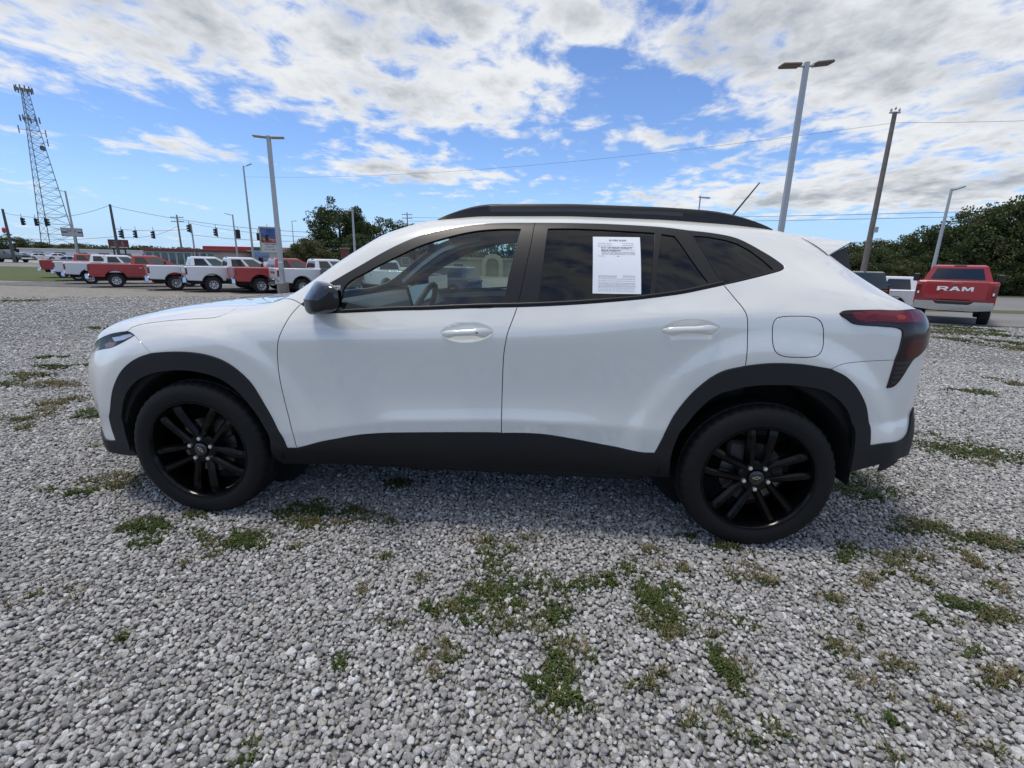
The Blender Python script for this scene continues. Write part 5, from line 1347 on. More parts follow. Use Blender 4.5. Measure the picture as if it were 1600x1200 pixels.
    MB().box((4.80, 0, .66), (.18, 1.96, .24), bevel=.05).build('front_bumper', CHROME, t)
    if letters:
        mw = Matrix(((0, 0, -1, -1.292), (-1, 0, 0, 0), (0, 1, 0, 1.20), (0, 0, 0, 1)))
        block_letters(letters, .92, .135, letter_mat or CHROME, 'tailgate_letters', t, mw)
    return t
GT = 'pickups parked in a row across the lot'
HD = R(45)
def zg(x, y): return (x, y, H(x, y) + .008)
DARKL = mat('dark_letters', (.04, .04, .045), .4)
pickup('red pickup, farthest left of the row, its tail showing beside the grass', P_RED, zg(-41.06, 35.27), HD, GT)
pickup('white pickup parked next to the farthest red truck at the grass end', P_WHITE, zg(-36.30, 32.01), HD, GT)
pickup('white pickup tucked behind the tail of the long red pickup', P_WHITE, zg(-31.93, 28.72), HD, GT)
pickup('red pickup with silver steel wheels, its whole bed and cab in view', P_RED, zg(-27.32, 25.97), R(41), GT)
pickup('white pickup with its tail overlapping the red cab left of it', P_WHITE, zg(-22.33, 24.60), HD, GT)
pickup('white pickup between another white pickup and the red one near the lamp post', P_WHITE, zg(-19.56, 23.98), HD, GT)
pickup('red pickup with bright rims just left of the grey lamp post', P_RED, zg(-16.77, 24.09), HD, GT)
pickup('white pickup standing behind the near grey lamp post', P_WHITE, zg(-14.29, 24.08), HD, GT, letters='RAM', letter_mat=DARKL)
pickup('dark maroon pickup with white cab canopy beyond the bonnet of the white car', P_MAROON, zg(-11.40, 24.58), R(52), GT, letters='RAM', cab_paint=P_WHITE)
pickup('white pickup seen through the front side window of the white car', P_WHITE, zg(-8.2, 24.2), R(150), GT)
pickup('red pickup seen from behind at the right with chrome bumper and white tailgate letters', P_RED, zg(14.48, 14.85), R(52), None, letters='RAM', detail=True, letter_mat=mat('white_letters', (.85, .85, .84), .35))

def passenger_car(label, paint, loc, heading, kind='sedan', group=None, name='car'):
    t = empty(name, loc, heading); tag(t, label, 'car' if kind != 'jeep' else 'jeep', group)
    if kind == 'sedan':
        L0, L1, xf, hood, deck, roof, zt = -1.0, 3.6, 2.75, .92, .98, (.35, 1.55), 1.44; bs = (-.35, 2.45); zb = .95
    elif kind == 'suv':
        L0, L1, xf, hood, deck, roof, zt = -.95, 3.75, 2.8, 1.05, 1.1, (-.65, 1.55), 1.72; bs = (-.88, 2.35); zb = 1.06
    else:
        L0, L1, xf, hood, deck, roof, zt = -.8, 3.3, 2.6, 1.12, 1.15, (-.72, 1.3), 1.86; bs = (-.78, 1.62); zb = 1.15
    bot = arch_profile(.30, 0, 0, xf, .40, .34)
    prof = [(L0 + .05, .34)] + bot + [(L1 - .05, .32), (L1, .50), (L1 - .04, hood - .22), (L1 - .35, hood - .06), (bs[1], hood), (bs[0], deck), (L0 + .06, deck - .03), (L0, .62)]
    slab(prof, .90, .10, .05).build('body', paint, t, 35)
    MB().box(((L0 + L1) / 2, 0, .46), (L1 - L0 - .5, 1.40, .3)).build('chassis', DARK, t)
    m = MB(); hexa(m, bs, roof, zb - .03, zt - .05, .82, .62); hexa(m, roof, (roof[0] + .12, roof[1] - .15), zt - .05, zt, .62, .5)
    cab = m.build('cabin', paint, t, 35)
    for s in (-1, 1):
        f = [(bs[0], -.82, zb - .03), (bs[1], -.82, zb - .03), (roof[1], -.62, zt - .05), (roof[0], -.62, zt - .05)]
        if s > 0: f = [(bs[1], .82, zb - .03), (bs[0], .82, zb - .03), (roof[0], .62, zt - .05), (roof[1], .62, zt - .05)]
        for (a0, a1) in ((.10, .46), (.50, .88)):
            if s > 0: a0, a1 = 1 - a1, 1 - a0
            V, F = on_face(f, a0, a1, .12, .88, .006); MB().add(V, F).build('window', VGLASS, cab)
        for x in (0, xf): add_wheel(t, x, s * .78, .33, CW)
        MB().box((L0 + .03, s * .70, deck - .17), (.10, .34, .16), bevel=.03).build('tail_light', TAIL, t)
        MB().box((L1 - .14, s * .66, hood - .22), (.2, .36, .13), bevel=.03).build('headlight', WHT, t)
        MB().box((bs[1] - .55, s * .96, zb + .06), (.12, .18, .13), bevel=.03).build('mirror', paint if kind != 'jeep' else BLK, t)
    for (b0, b1, sgn) in ((bs[0], roof[0], 1), (bs[1], roof[1], -1)):
        q = [(b0, .82 * sgn, zb - .03), (b0, -.82 * sgn, zb - .03), (b1, -.62 * sgn, zt - .05), (b1, .62 * sgn, zt - .05)]
        V, F = on_face(q, .07, .93, .10, .90, .006); MB().add(V, F).build('rear_window' if sgn > 0 else 'windscreen', VGLASS, cab)
    if kind == 'jeep':
        w = MB().lathe([(-.12, .2), (-.12, .36), (.12, .36), (.12, .2)], 24, axis='x', c=(L0 - .14, 0, .95)).build('spare_wheel', VTYRE, t, 40)
    return t
passenger_car('white sport utility car at the right between the black jeep and the red pickup', P_WHITE, zg(17.8, 22.6), R(150), 'suv')
passenger_car('boxy black jeep behind the rear window of the white car', P_BLACK, zg(14.9, 20.4), R(62), 'jeep')
passenger_car('silver sedan on the highway beyond the tails of the pickups', P_SILVER, zg(-64.6, 57.5), R(8), 'sedan')
pickup('grey pickup driving on the highway at the far left edge', P_GREY, zg(-90.4, 70.2), R(8), None)
passenger_car('dark blue car seen through the front side window, right of the white pickup', P_BLUE, zg(-4.7, 24.5), R(160), 'suv')
GC = 'white cars on the sales lot beyond the highway'
for lb, x, y, h in (('white car nearest the tree on the lot across the highway', -104.0, 84.5, 60), ('middle white car on the lot across the highway', -101.0, 85.0, 62), ('white car nearest the cell tower on the lot across the highway', -97.6, 85.6, 58)):
    passenger_car(lb, P_WHITE, zg(x, y), R(h), 'sedan', GC)
passenger_car('pale car crossing the highway just right of the silver sedan', P_WHITE, zg(-66.5, 66.5), R(186), 'sedan')

# ================================================================== street furniture, signs, buildings, trees, far hills
GALV = mat('galvanised_pole', (.42, .43, .43), .5, .3); WOODP = mat('weathered_pole_wood', (.16, .135, .115), .9, vary=(3, .7, (.22, .20, .18))); CONC = mat('cast_concrete', (.24, .22, .19), .9, bump=(8, .4, 6), vary=(3, .8, (.12, .11, .095)))
BRONZE = mat('lamp_head_brown', (.13, .10, .075), .5); GREYH = mat('lamp_head_grey', (.30, .31, .32), .5); STEELD = mat('dark_steel', (.06, .06, .065), .6, .4); WIRE = mat('black_wire', (.02, .02, .022), .6)
def lean_to(z0, z1): return z1 - z0
def lot_lamp(label, x, y, h, r, heads, head_mat=GREYH, base=False, group=None, square=True, name='lot_lamp'):
    """heads: list of (direction degrees, reach, tilt degrees)"""
    z = H(x, y); t = empty(name, (x, y, z)); tag(t, label, 'street lamp', group)
    zb = 0
    if base:
        MB().lathe([(-.3, .30), (.62, .30), (.66, .27), (.66, .001)], 20, axis='z').build('concrete_base', CONC, t, 30); zb = .66
        MB().box((0, 0, zb + .02), (.42, .42, .04)).build('base_plate', GALV, t)
    if square: MB().box((0, 0, (h + zb) / 2), (r * 2, r * 2, h - zb), taper=(.8, .8)).build('pole', GALV, t)
    else: MB().tube([(0, 0, zb - .2), (0, 0, h)], [r, r * .6], 12).build('pole', GALV, t, 40)
    if base: MB().box((.10, -.20, 1.55), (.26, .12, .42), bevel=.02).build('junction_box', GALV, t)
    for (deg, reach, tilt) in heads:
        a = R(deg); c, s = math.cos(a), math.sin(a)
        MB().tube([(0, 0, h - .12), (c * reach, s * reach, h - .10 + reach * math.tan(R(tilt)))], .035, 8).build('arm', GALV, t)
        rot = Matrix.Rotation(a, 3, 'Z') @ Matrix.Rotation(-R(tilt), 3, 'Y')
        hd = MB().box((0, 0, 0), (.62, .34, .09), rot, bevel=.03)
        hd.v = [(q[0] + c * (reach + .30), q[1] + s * (reach + .30), q[2] + h - .08 + (reach + .3) * math.tan(R(tilt))) for q in hd.v]
        hd.build('lamp_head', head_mat, t)
    return t
lot_lamp('tall grey twin-headed lamp post on a concrete footing left of the white car', -14.10, 22.2, 7.95, .10, [(20, .12, 4), (200, .12, 2)], base=True)
lot_lamp('tall grey lamp post with two brown flat heads behind the rear of the white car', 8.22, 14.6, 8.05, .085, [(12, .25, 9), (186, .22, -3)], BRONZE)
lot_lamp('short grey lamp post with one angled head beside the red pickup at right', 22.7, 27.1, 6.55, .11, [(10, .1, 18)], GREYH, square=False)
lot_lamp('small floodlight post peeping over the car roof', 9.0, 27.1, 6.05, .06, [(-60, .0, -10)], GREYH, square=False)
lot_lamp('very tall thin grey light mast left of the twin-headed lamp post', -34.9, 52.6, 11.9, .14, [(30, .3, 25)], GREYH, square=False)
lot_lamp('grey lamp post with one head pointing left, between the signals and the mast', -39.7, 56.8, 6.95, .13, [(190, .3, 12)], GREYH, square=False)
lot_lamp('thin distant lamp post between the pylon sign and the big tree', -48.6, 87.4, 8.3, .10, [(5, .3, 5)], GREYH, square=False)
lot_lamp('grey lamp post with one head in front of the cell tower', -62.5, 57.5, 9.6, .16, [(185, .5, 8)], GREYH, square=False)
lot_lamp('pale grey post with a small cap in front of the big dark tree', -16.3, 37.7, 6.0, .12, [(185, .0, 0)], GREYH, square=False)
lot_lamp('bare pale post at the left flank of the big dark tree', -28.2, 57.5, 5.4, .14, [], GREYH, square=False)
def utility_pole(label, x, y, h, r, arms=0, mat_=WOODP, adeg=0, extra=None):
    z = H(x, y); t = empty('utility_pole', (x, y, z)); tag(t, label, 'utility pole')
    MB().tube([(0, 0, -.3), (0, 0, h)], [r, r * .65], 12).build('pole', mat_, t, 40)
    for k in range(arms):
        zz = h - .5 - .8 * k; a = R(adeg); MB().box((0, 0, zz), (2.4, .10, .12), Matrix.Rotation(a, 3, 'Z')).build('crossarm', WOODP, t)
        for s in (-1, -.5, .5, 1): MB().lathe([(0, .04), (.10, .06), (.16, .05), (.2, .001)], 8, axis='z', c=(s * 1.1 * math.cos(a), s * 1.1 * math.sin(a), zz + .06)).build('insulator', GALV, t)
    if extra: extra(t, h)
    return t
def transf(t, h):
    MB().lathe([(0, .05), (.02, .20), (.5, .20), (.52, .05)], 12, axis='z', c=(0, -.32, h - 2.1)).build('transformer', GALV, t)
def top_fit(t, h):
    MB().box((0, 0, h - .02), (.62, .14, .08)).build('crossarm', GALV, t)
    for s in (-1, 0, 1): MB().lathe([(0, .03), (.08, .07), (.14, .05), (.22, .001)], 8, axis='z', c=(s * .24, 0, h + .04 + .08 * (s == 0))).build('insulator', GALV, t)
    MB().box((.14, -.2, h * .40), (.22, .16, .34)).build('service_box', GALV, t)
utility_pole('tall leaning wooden utility pole behind the tailgate of the white car', 21.2, 30.9, 11.5, .19, 0, extra=top_fit)
utility_pole('thick wooden pole carrying the signal wires behind the red sign', -62.4, 63.6, 8.6, .22, 0, mat('dark_creosote_wood', (.10, .10, .105), .9))
utility_pole('utility pole with crossarm behind the red-roofed building', -74.2, 90.8, 9.3, .20, 2, adeg=10)
utility_pole('slim signal pole between the red-roofed building and the petrol canopy', -56.3, 71.0, 6.5, .15, 0, GALV)
utility_pole('signal pole at the far left edge by the small trees', -85.8, 69.1, 8.2, .24, 0, mat('dark_creosote_wood', (.10, .10, .105), .9))
utility_pole('distant utility pole right of the big tree', -32.9, 109.8, 12.0, .17, 2, adeg=5)
def wire(label, pts, sag, r=.012, n=14, cat='cable', group=None):
    """a hanging cable through several support points"""
    m = MB(); P = []
    for a, b in zip(pts[:-1], pts[1:]):
        a, b = Vector(a), Vector(b)
        for k in range(n):
            t_ = k / n; q = a.lerp(b, t_); q.z -= sag * 4 * t_ * (1 - t_); P.append(q)
    P.append(Vector(pts[-1])); m.tube(P, r, 5)
    o = m.build('overhead_cable', WIRE); tag(o, label, cat, group); return o
wire('long power line running from the right utility pole across the middle of the sky', [(-35.6, 53.8, 10.5), (21.6, 31.4, 10.35), (60, 20.0, 11.4)], 1.0, .009)
wire('lower pair of cables behind the car spoiler, upper one', [(-33, 109.8, 11.2), (60, 66.0, 9.3)], .6, .03)
wire('lower pair of cables behind the car spoiler, lower one', [(-33, 109.8, 10.4), (60, 66.0, 8.7)], .6, .03)
wire('bundle of low cables crossing in front of the right-hand trees', [(2, 66, 4.2), (60, 46.0, 4.1)], .3, .03)
wire('signal span wire from the far left pole to the thick pole', [(-86.0, 69.3, 7.45), (-62.5, 63.7, 8.2)], 1.2, .025)
wire('signal span wire from the thick pole to the slim signal pole', [(-62.4, 63.6, 5.0), (-56.4, 71.2, 5.6)], .3, .025)
wire('upper cable from the thick pole past the lamp masts to the big tree', [(-62.4, 63.6, 8.1), (-28.2, 57.5, 4.6)], .7, .025)
wire('lower signal cable from the slim pole past the pylon sign to the big tree', [(-56.4, 70.8, 4.7), (-28.2, 57.5, 3.6)], .35, .025)
wire('middle cable crossing behind the pylon sign', [(-74.2, 90.8, 8.3), (-24.0, 60.5, 4.1)], .8, .025)
wire('low cable left of the thick pole by the cell tower', [(-128, 98, 5.6), (-62.4, 63.6, 3.9), (-74.0, 90.8, 7.4)], .9, .025)
SIGB = mat('signal_black', (.012, .012, .012), .5); SIGR = mat('signal_lens_dark', (.05, .02, .015), .3)
def signal(label, x, y, z, s=1.0, facing=-60, wide=False):
    t = empty('traffic_signal', (x, y, z), R(facing + 90)); t.scale = (s,) * 3; tag(t, label, 'traffic light', 'traffic signals hung over the crossing')
    MB().box((0, 0, 0), (.34, .22, 1.08), bevel=.03).build('housing', SIGB, t)
    if wide: MB().box((0, .13, 0), (.60, .03, 1.30), bevel=.01).build('backplate', SIGB, t)
    for k in (-1, 0, 1):
        MB().lathe([(-.34, .13), (-.11, .14), (-.11, .001)], 12, c=(0, 0, k * .34)).build('visor', SIGB, t, 40)
        MB().lathe([(-.125, .11), (-.13, .001)], 12, c=(0, 0, k * .34)).build('lens', SIGR, t)
    MB().tube([(0, 0, .5), (0, 0, 1.1)], .03, 6).build('hanger', SIGB, t)
    return t
SG = [(-73.7, 61.15, 5.62, 'first traffic signal on the left span, nearest the far left pole', 10, 0), (-71.8, 61.27, 5.57, 'second traffic signal on the left span', 10, 0), (-70.3, 61.39, 5.60, 'third traffic signal on the left span, in front of the cell tower', 30, 1),
      (-59.7, 61.78, 4.17, 'traffic signal just right of the thick pole, above the red sign', 200, 1), (-57.7, 61.93, 4.21, 'middle traffic signal above the red-roofed building', 200, 0), (-55.2, 62.1, 4.17, 'right-hand traffic signal of the three above the red-roofed building', 200, 0),
      (-50.25, 62.71, 5.15, 'large dark traffic signal beside the slim signal pole', 200, 1), (-46.5, 62.87, 4.70, 'traffic signal hanging left of the petrol canopy', 200, 1), (-43.4, 63.03, 4.51, 'traffic signal behind the short lamp post with the left-pointing head', 120, 1), (-40.6, 63.16, 4.22, 'small traffic signal just left of the pylon sign', 100, 0), (-39.26, 63.24, 4.16, 'traffic signal in front of the blue pylon sign', 200, 0)]
for x, y, z, lb, fc, wd in SG: signal(lb, x, y, z, .95, fc, bool(wd))
MB().box((0, 0, 0), (.5, .5, .9), bevel=.2).build('red_signal_box', mat('red_box', (.5, .03, .03), .5))
_o = bpy.data.objects['red_signal_box']; _o.location = (-84.6, 67.6, 4.7); tag(_o, 'small red box on the signal pole at the far left', 'sign')

# ---- signs
def panel_sign(name, label, c, w, h, th, yaw, frame_mat, posts, z_ground):
    t = empty(name, c, yaw); tag(t, label, 'sign')
    MB().box((0, .02, 0), (w, th, h), bevel=.03).build('cabinet', frame_mat, t)
    for px in posts: MB().tube([(px, .02, -h / 2), (px, .02, z_ground - c[2] - .2)], .13, 8).build('post', STEELD, t)
    return t
def face(t, name, x0, x1, z0, z1, y, m_): MB().add([(x0, y, z0), (x1, y, z0), (x1, y, z1), (x0, y, z1)], [(0, 1, 2, 3)]).build(name, m_, t)
def sign_text(t, body, size, x, z, y, m_, sx=1.0, bold=.0, shear=0.0):
    mw = Matrix(((1, 0, 0, x), (0, 0, -1, y), (0, 1, 0, z), (0, 0, 0, 1)))
    text_mesh(body, size, m_, 'sign_lettering', t, mw=mw, bold=bold, sx=sx, shear=shear)
S_BLUE = mat('sign_blue', (.02, .07, .24), .4, vary=(1.1, .8, (.10, .20, .42))); S_RED = mat('sign_red', (.36, .02, .025), .4); S_WHITE = mat('sign_white', (.62, .61, .58), .5); S_DARK = mat('sign_dark', (.03, .03, .035), .5); S_MAROON = mat('sign_maroon', (.13, .03, .035), .5); S_GREEN = mat('sign_green', (.03, .09, .04), .5); S_CREAM = mat('sign_cream', (.50, .46, .36), .6)
t = panel_sign('pylon_sign', 'tall pylon sign with blue top and red band beside the twin-headed lamp post', (-41.2, 67.2, 3.95), 2.95, 3.8, .5, R(30), S_CREAM, [], -.25)
MB().box((.35, .05, -2.9), (1.5, .4, 2.2), bevel=.03).build('plinth', S_CREAM, t)
face(t, 'blue_panel', -1.22, 1.40, .35, 1.70, -.262, S_BLUE); face(t, 'red_panel', -1.22, 1.40, -.38, .30, -.262, S_RED); face(t, 'message_panel', -1.22, 1.40, -1.75, -.45, -.262, S_WHITE)
sign_text(t, 'T. TYSON', .52, .12, -.04, -.27, S_WHITE, 1.0, .01)
sign_text(t, 'SALES & SERVICE', .22, .08, -.62, -.27, S_DARK, 1.15, .006)
sign_text(t, 'COMPLETE', .22, -.2, -1.0, -.27, S_MAROON, 1.1, .004); sign_text(t, 'AUTO CARE', .24, -.2, -1.35, -.27, mat('sign_brown', (.2, .10, .05), .5), 1.1, .004)
for px in (-.3, .75): MB().tube([(px, .05, 1.88), (px, .05, 2.3)], .03, 6).build('rod', STEELD, t)
t = panel_sign('price_sign', 'dark red sign board on two posts behind the thick signal pole', (-72.95, 75.1, 3.15), 2.7, 1.45, .35, R(40), S_DARK, (-.75, .75), -.15)
face(t, 'sign_face', -1.2, 1.25, -.62, .55, -.17, S_MAROON); sign_text(t, '3  5', .95, .05, .05, -.18, mat('sign_pink', (.45, .22, .22), .6), 1.0, .01); face(t, 'footer', -1.1, 1.2, -.58, -.46, -.178, S_WHITE)
t = panel_sign('shop_sign', 'grey and white pole sign with dark stripe in front of the cell tower', (-86.0, 79.85, 5.15), 2.9, 1.45, .45, R(42), S_DARK, (.35,), -.09)
face(t, 'sign_face', -1.36, 1.36, -.64, .62, -.232, mat('sign_grey', (.40, .40, .41), .5)); face(t, 'stripe', -1.36, -.6, -.12, .10, -.24, S_DARK); face(t, 'stripe', .75, 1.36, -.12, .10, -.24, S_DARK); sign_text(t, 'TITLE', .5, -.05, .2, -.241, S_MAROON, 1.0, .01)
t = empty('brick_sign_pillar', (-19.2, 42.4, H(0, 42.4))); tag(t, 'brick pillar with a small round sign under the big tree', 'pillar')
MB().box((0, 0, 1.45), (.62, .62, 2.9), bevel=.02).build('pillar', mat('brick_red', (.16, .055, .04), .9, bump=(30, .4, 3)), t); MB().box((0, 0, 2.95), (.76, .76, .14)).build('cap', CONC, t); MB().lathe([(-.35, .30), (-.37, .28), (-.37, .001)], 16, c=(.45, 0, 1.9)).build('emblem_disc', S_WHITE, t)

# ---- petrol station canopy, shops
CAN_R = mat('canopy_red', (.42, .035, .03), .45); CAN_W = mat('canopy_white', (.6, .6, .58), .5)
t = empty('petrol_canopy', (-52.0, 81.7, H(0, 81.7)), R(4)); tag(t, 'flat red petrol station canopy on columns behind the pylon sign', 'canopy')
MB().box((0, 0, 2.95), (16.6, 6.5, .62), bevel=.04).build('canopy_roof', CAN_R, t); face(t, 'green_band', .2, 2.6, 2.66, 3.24, -3.262, S_GREEN); face(t, 'white_edge', -8.2, 8.2, 2.50, 2.62, -3.262, CAN_W)
sign_text(t, 'MARKET', .42, 6.2, 2.95, -3.27, CAN_W, 1.2, .01)
for x in (-6, -2, 2, 6): MB().box((x, 0, 1.3), (.35, .35, 2.6)).build('column', mat('column_red', (.14, .05, .04), .6), t)
for x in (-4, 0, 4): MB().box((x, 0, .75), (.5, .8, 1.5), bevel=.05).build('fuel_pump', S_DARK, t)
def shop(name, label, c, w, d, h, yaw, wall, fascia, fh, wins, glassm=VGLASS2):
    t = empty(name, c, yaw); tag(t, label, 'building')
    MB().box((0, d / 2, h / 2), (w, d, h)).build('wall', wall, t)
    MB().box((0, d / 2 - .1, h + fh / 2 - .02), (w + .5, d + .5, fh), bevel=.03).build('roof', fascia, t)
    for (x0, x1, z0, z1) in wins:
        f = MB().box(((x0 + x1) / 2, -.03, (z0 + z1) / 2), (x1 - x0 + .14, .06, z1 - z0 + .14)).build('window', CAN_W, t)
        MB().box(((x0 + x1) / 2, -.065, (z0 + z1) / 2), (x1 - x0, .02, z1 - z0)).build('pane', glassm, f)
    return t
shop('flat_roofed_shop', 'low shop with dark red roof edge and tall windows behind the signals', (-58.4, 71.0, H(0, 71)), 12.6, 9, 2.35, R(4), mat('pale_render', (.36, .31, .28), .8), mat('maroon_fascia', (.16, .045, .04), .6), .40, [(-5.9 + 1.25 * k, -4.9 + 1.25 * k, .3, 2.1) for k in range(9)])
shop('long_brown_shop', 'long low brown building behind the petrol canopy', (-36, 98, H(0, 98)), 30, 10, 2.2, R(3), mat('brown_render', (.20, .14, .10), .85), mat('brown_fascia', (.14, .06, .045), .7), .35, [(-13 + 3 * k, -11.4 + 3 * k, .6, 1.9) for k in range(9)])
shop('white_shed', 'long low white shed behind the silver sedan', (-100, 104, H(0, 104)), 46, 12, 2.0, R(6), mat('white_cladding', (.62, .63, .64), .6), mat('pale_roof', (.5, .5, .5), .6), .3, [(-20 + 5 * k, -17.6 + 5 * k, .7, 1.5) for k in range(8)])
shop('blue_shed', 'long blue roofed warehouse on the skyline behind the red sign', (-92, 118, H(0, 118)), 26, 14, 1.6, R(10), mat('blue_grey_wall', (.20, .26, .36), .7), mat('blue_metal_roof', (.10, .20, .42), .5), 1.1, [(-10 + 5 * k, -8 + 5 * k, .5, 1.2) for k in range(4)])
t = shop('arched_shop', 'cream building with a round arched porch seen through the car windows', (-9.5, 59.5, H(0, 59.5)), 16, 10, 2.0, R(-3), mat('cream_render', (.48, .42, .28), .8), mat('cream_roof', (.34, .29, .19), .7), .3, [(-7 + 2.2 * k, -5.7 + 2.2 * k, .5, 1.5) for k in range(3)])
m = MB(); N_ = 16; V = []
for k in range(N_ + 1):
    a = math.pi * k / N_
    for r_ in (.85, 1.35):
        for yy in (-1.2, -.6): V.append((2.7 + r_ * math.cos(a), yy, 1.45 + r_ * math.sin(a)))
F = []
for k in range(N_):
    b = 4 * k; F += [(b, b + 4, b + 6, b + 2), (b + 1, b + 3, b + 7, b + 5), (b + 2, b + 6, b + 7, b + 3), (b, b + 1, b + 5, b + 4)]
m.add(V, F)
for s in (-1.1, 1.1): m.box((2.7 + s, -.9, .72), (.5, .6, 1.46))
m.build('arched_porch', MATS['cream_render'], t)

# ---- cell tower
t = empty('cell_tower', (-193.5, 175.5, .6), R(20)); tag(t, 'tall three-legged lattice cell tower with antenna platforms', 'tower')
TOWM = mat('tower_steel', (.20, .215, .23), .6, .4); HT = 59.0
def leg_at(k, z):
    f = z / HT; r_ = 5.6 * (1 - f) ** 1.0 + .85 if f < .82 else 5.6 * .18 * (1 - (f - .82) / .18 * .35) + .85 * (1 - (f - .82) / .18 * .35)
    a = R(120 * k + 15); return Vector((r_ * math.cos(a), r_ * math.sin(a), z))
for k in range(3): MB().tube([leg_at(k, z) for z in np.linspace(0, HT, 12)], [.17 - .006 * i for i in range(12)], 6).build('leg', TOWM, t)
m = MB(); zs = [0]
while zs[-1] < HT: zs.append(zs[-1] + max(1.5, 4.2 * (1 - zs[-1] / HT * .7)))
zs[-1] = HT
for i in range(len(zs) - 1):
    for k in range(3):
        a0, b0, a1, b1 = leg_at(k, zs[i]), leg_at((k + 1) % 3, zs[i]), leg_at(k, zs[i + 1]), leg_at((k + 1) % 3, zs[i + 1])
        m.tube([a1, b1], .06, 4, False).tube([a0, b1], .055, 4, False).tube([b0, a1], .055, 4, False)
o = m.build('lattice_bracing', TOWM, t); o['kind'] = 'stuff'
ANT = mat('antenna_grey', (.16, .16, .165), .6)
def platform(z, r_, n, ln):
    MB().lathe([(z - .08, r_ * .75), (z + .08, r_ * .75), (z + .08, r_ * .6), (z - .08, r_ * .6)], 18, axis='z', closed=True).build('platform', TOWM, t)
    for k in range(n):
        a = 2 * math.pi * k / n + .1; x, y = r_ * math.cos(a), r_ * math.sin(a)
        MB().box((x, y, z + .1), (.28, .42, ln), Matrix.Rotation(a, 3, 'Z'), bevel=.05).build('antenna_panel', ANT, t)
platform(HT - .5, 2.4, 12, 1.9); platform(HT - 10.3, 2.7, 10, 1.9)
for z, a in ((HT - 14, 200), (HT - 14.5, 20), (HT - 17.5, 30)):
    MB().tube([leg_at(0, z), Vector((3.6 * math.cos(R(a)), 3.6 * math.sin(R(a)), z))], .08, 6).box((3.6 * math.cos(R(a)), 3.6 * math.sin(R(a)), z), (.25, .25, 2.6)).build('side_antenna', ANT, t)
MB().lathe([(-.1, .9), (.25, .8), (.5, .001)], 14, c=(2.6, -1.0, HT - 20)).build('dish', ANT, t)

# ---- trees
BARK = mat('bark', (.075, .058, .045), .95, bump=(12, .8, 5))
LEAFD = blade_material('dark_leaves', (.028, .046, .016), (.095, .125, .04)); LEAFM = blade_material('mid_leaves', (.038, .056, .018), (.115, .135, .045)); LEAFO = blade_material('olive_leaves', (.05, .062, .02), (.15, .15, .058))
def crown_mesh(cseed, rx, rz, nclump, nleaf, leaf, low=-.8, gap=.0):
    r = np.random.default_rng(cseed); V = []; F = []
    C_ = []
    while len(C_) < nclump:
        q = r.normal(size=3); q /= np.linalg.norm(q); q *= r.uniform(.25, 1.0) ** .45 * r.uniform(.75, 1.06)
        if q[2] < low: continue
        C_.append((q[0] * rx, q[1] * rx, q[2] * rz))
    for c in C_:
        cr = r.uniform(.16, .34) * rx
        n = int(nleaf * r.uniform(.6, 1.3))
        P = r.normal(size=(n, 3)); P /= np.linalg.norm(P, axis=1)[:, None]; P *= (r.uniform(.2, 1, n) ** .5)[:, None] * cr * np.array([1, 1, .75])
        A = r.normal(size=(n, 3)); A /= np.linalg.norm(A, axis=1)[:, None]; B = np.cross(A, r.normal(size=(n, 3))); B /= np.linalg.norm(B, axis=1)[:, None]
        s = leaf * r.uniform(.6, 1.4, n)[:, None]
        for p_, a, b in zip(P + c, A * s, B * s * .55):
            k = len(V); V += [tuple(p_ - a), tuple(p_ + b), tuple(p_ + a), tuple(p_ - b)]; F.append((k, k + 1, k + 2, k + 3))
    return V, F
CROWNS = {}
def crown_data(key, m_, **kw):
    if key not in CROWNS:
        V, F = crown_mesh(**kw); me = bpy.data.meshes.new('crown'); me.from_pydata(V, [], F); me.materials.append(m_); CROWNS[key] = me
    return CROWNS[key]
def trunk_mb(h, r, spread, seed):
    rr = np.random.default_rng(seed); m = MB(); m.tube([(0, 0, -.2), (.05, 0, h * .3), (-.05, .05, h * .6), (0, 0, h * .92)], [r, r * .8, r * .5, r * .15], 10)
    for k in range(9):
        z = h * rr.uniform(.28, .75); a = rr.uniform(0, 6.28); l = spread * rr.uniform(.5, .95)
        m.tube([(0, 0, z), (math.cos(a) * l * .5, math.sin(a) * l * .5, z + l * .35), (math.cos(a) * l, math.sin(a) * l, z + l * .62)], [r * .35, r * .22, r * .06], 6)
    return m
def tree(label, x, y, h, rx, key, m_, seed, trunk_frac=.25, group=None, sink=0.0, name='tree', ck=None):
    z = H(x, y); t = empty(name, (x, y, z), (seed * 1.7) % 6.28); tag(t, label, 'tree' if name == 'tree' else 'shrub', group)
    trunk_mb(h * .9, .035 * h, rx * .85, seed).build('trunk' if name == 'tree' else 'stem', BARK, t, 40)
    rz = h * (1 - trunk_frac) / 2
    me = crown_data(key, m_, **ck); c = link('crown', me, t); c.location = (0, 0, h - rz - sink); c.scale = (rx, rx, rz)
    return t
K1 = dict(cseed=1, rx=1, rz=1, nclump=95, nleaf=190, leaf=.034); K2 = dict(cseed=2, rx=1, rz=1, nclump=85, nleaf=170, leaf=.036); K3 = dict(cseed=3, rx=1, rz=1, nclump=52, nleaf=130, leaf=.036); K4 = dict(cseed=4, rx=1, rz=1, nclump=105, nleaf=180, leaf=.034)
tree('large dark green tree with a two-headed top beyond the bonnet', -24.3, 53.0, 8.3, 3.3, 'a', LEAFD, 3, .12, ck=K1)
tree('narrow dark upper tree standing right behind the top of the large dark tree', -22.6, 54.0, 8.0, 2.1, 'b', LEAFD, 5, .2, ck=K2)
tree('rounder airy tree right of the large dark tree', -19.9, 56.5, 7.2, 2.9, 'c', LEAFM, 9, .22, ck=K3)
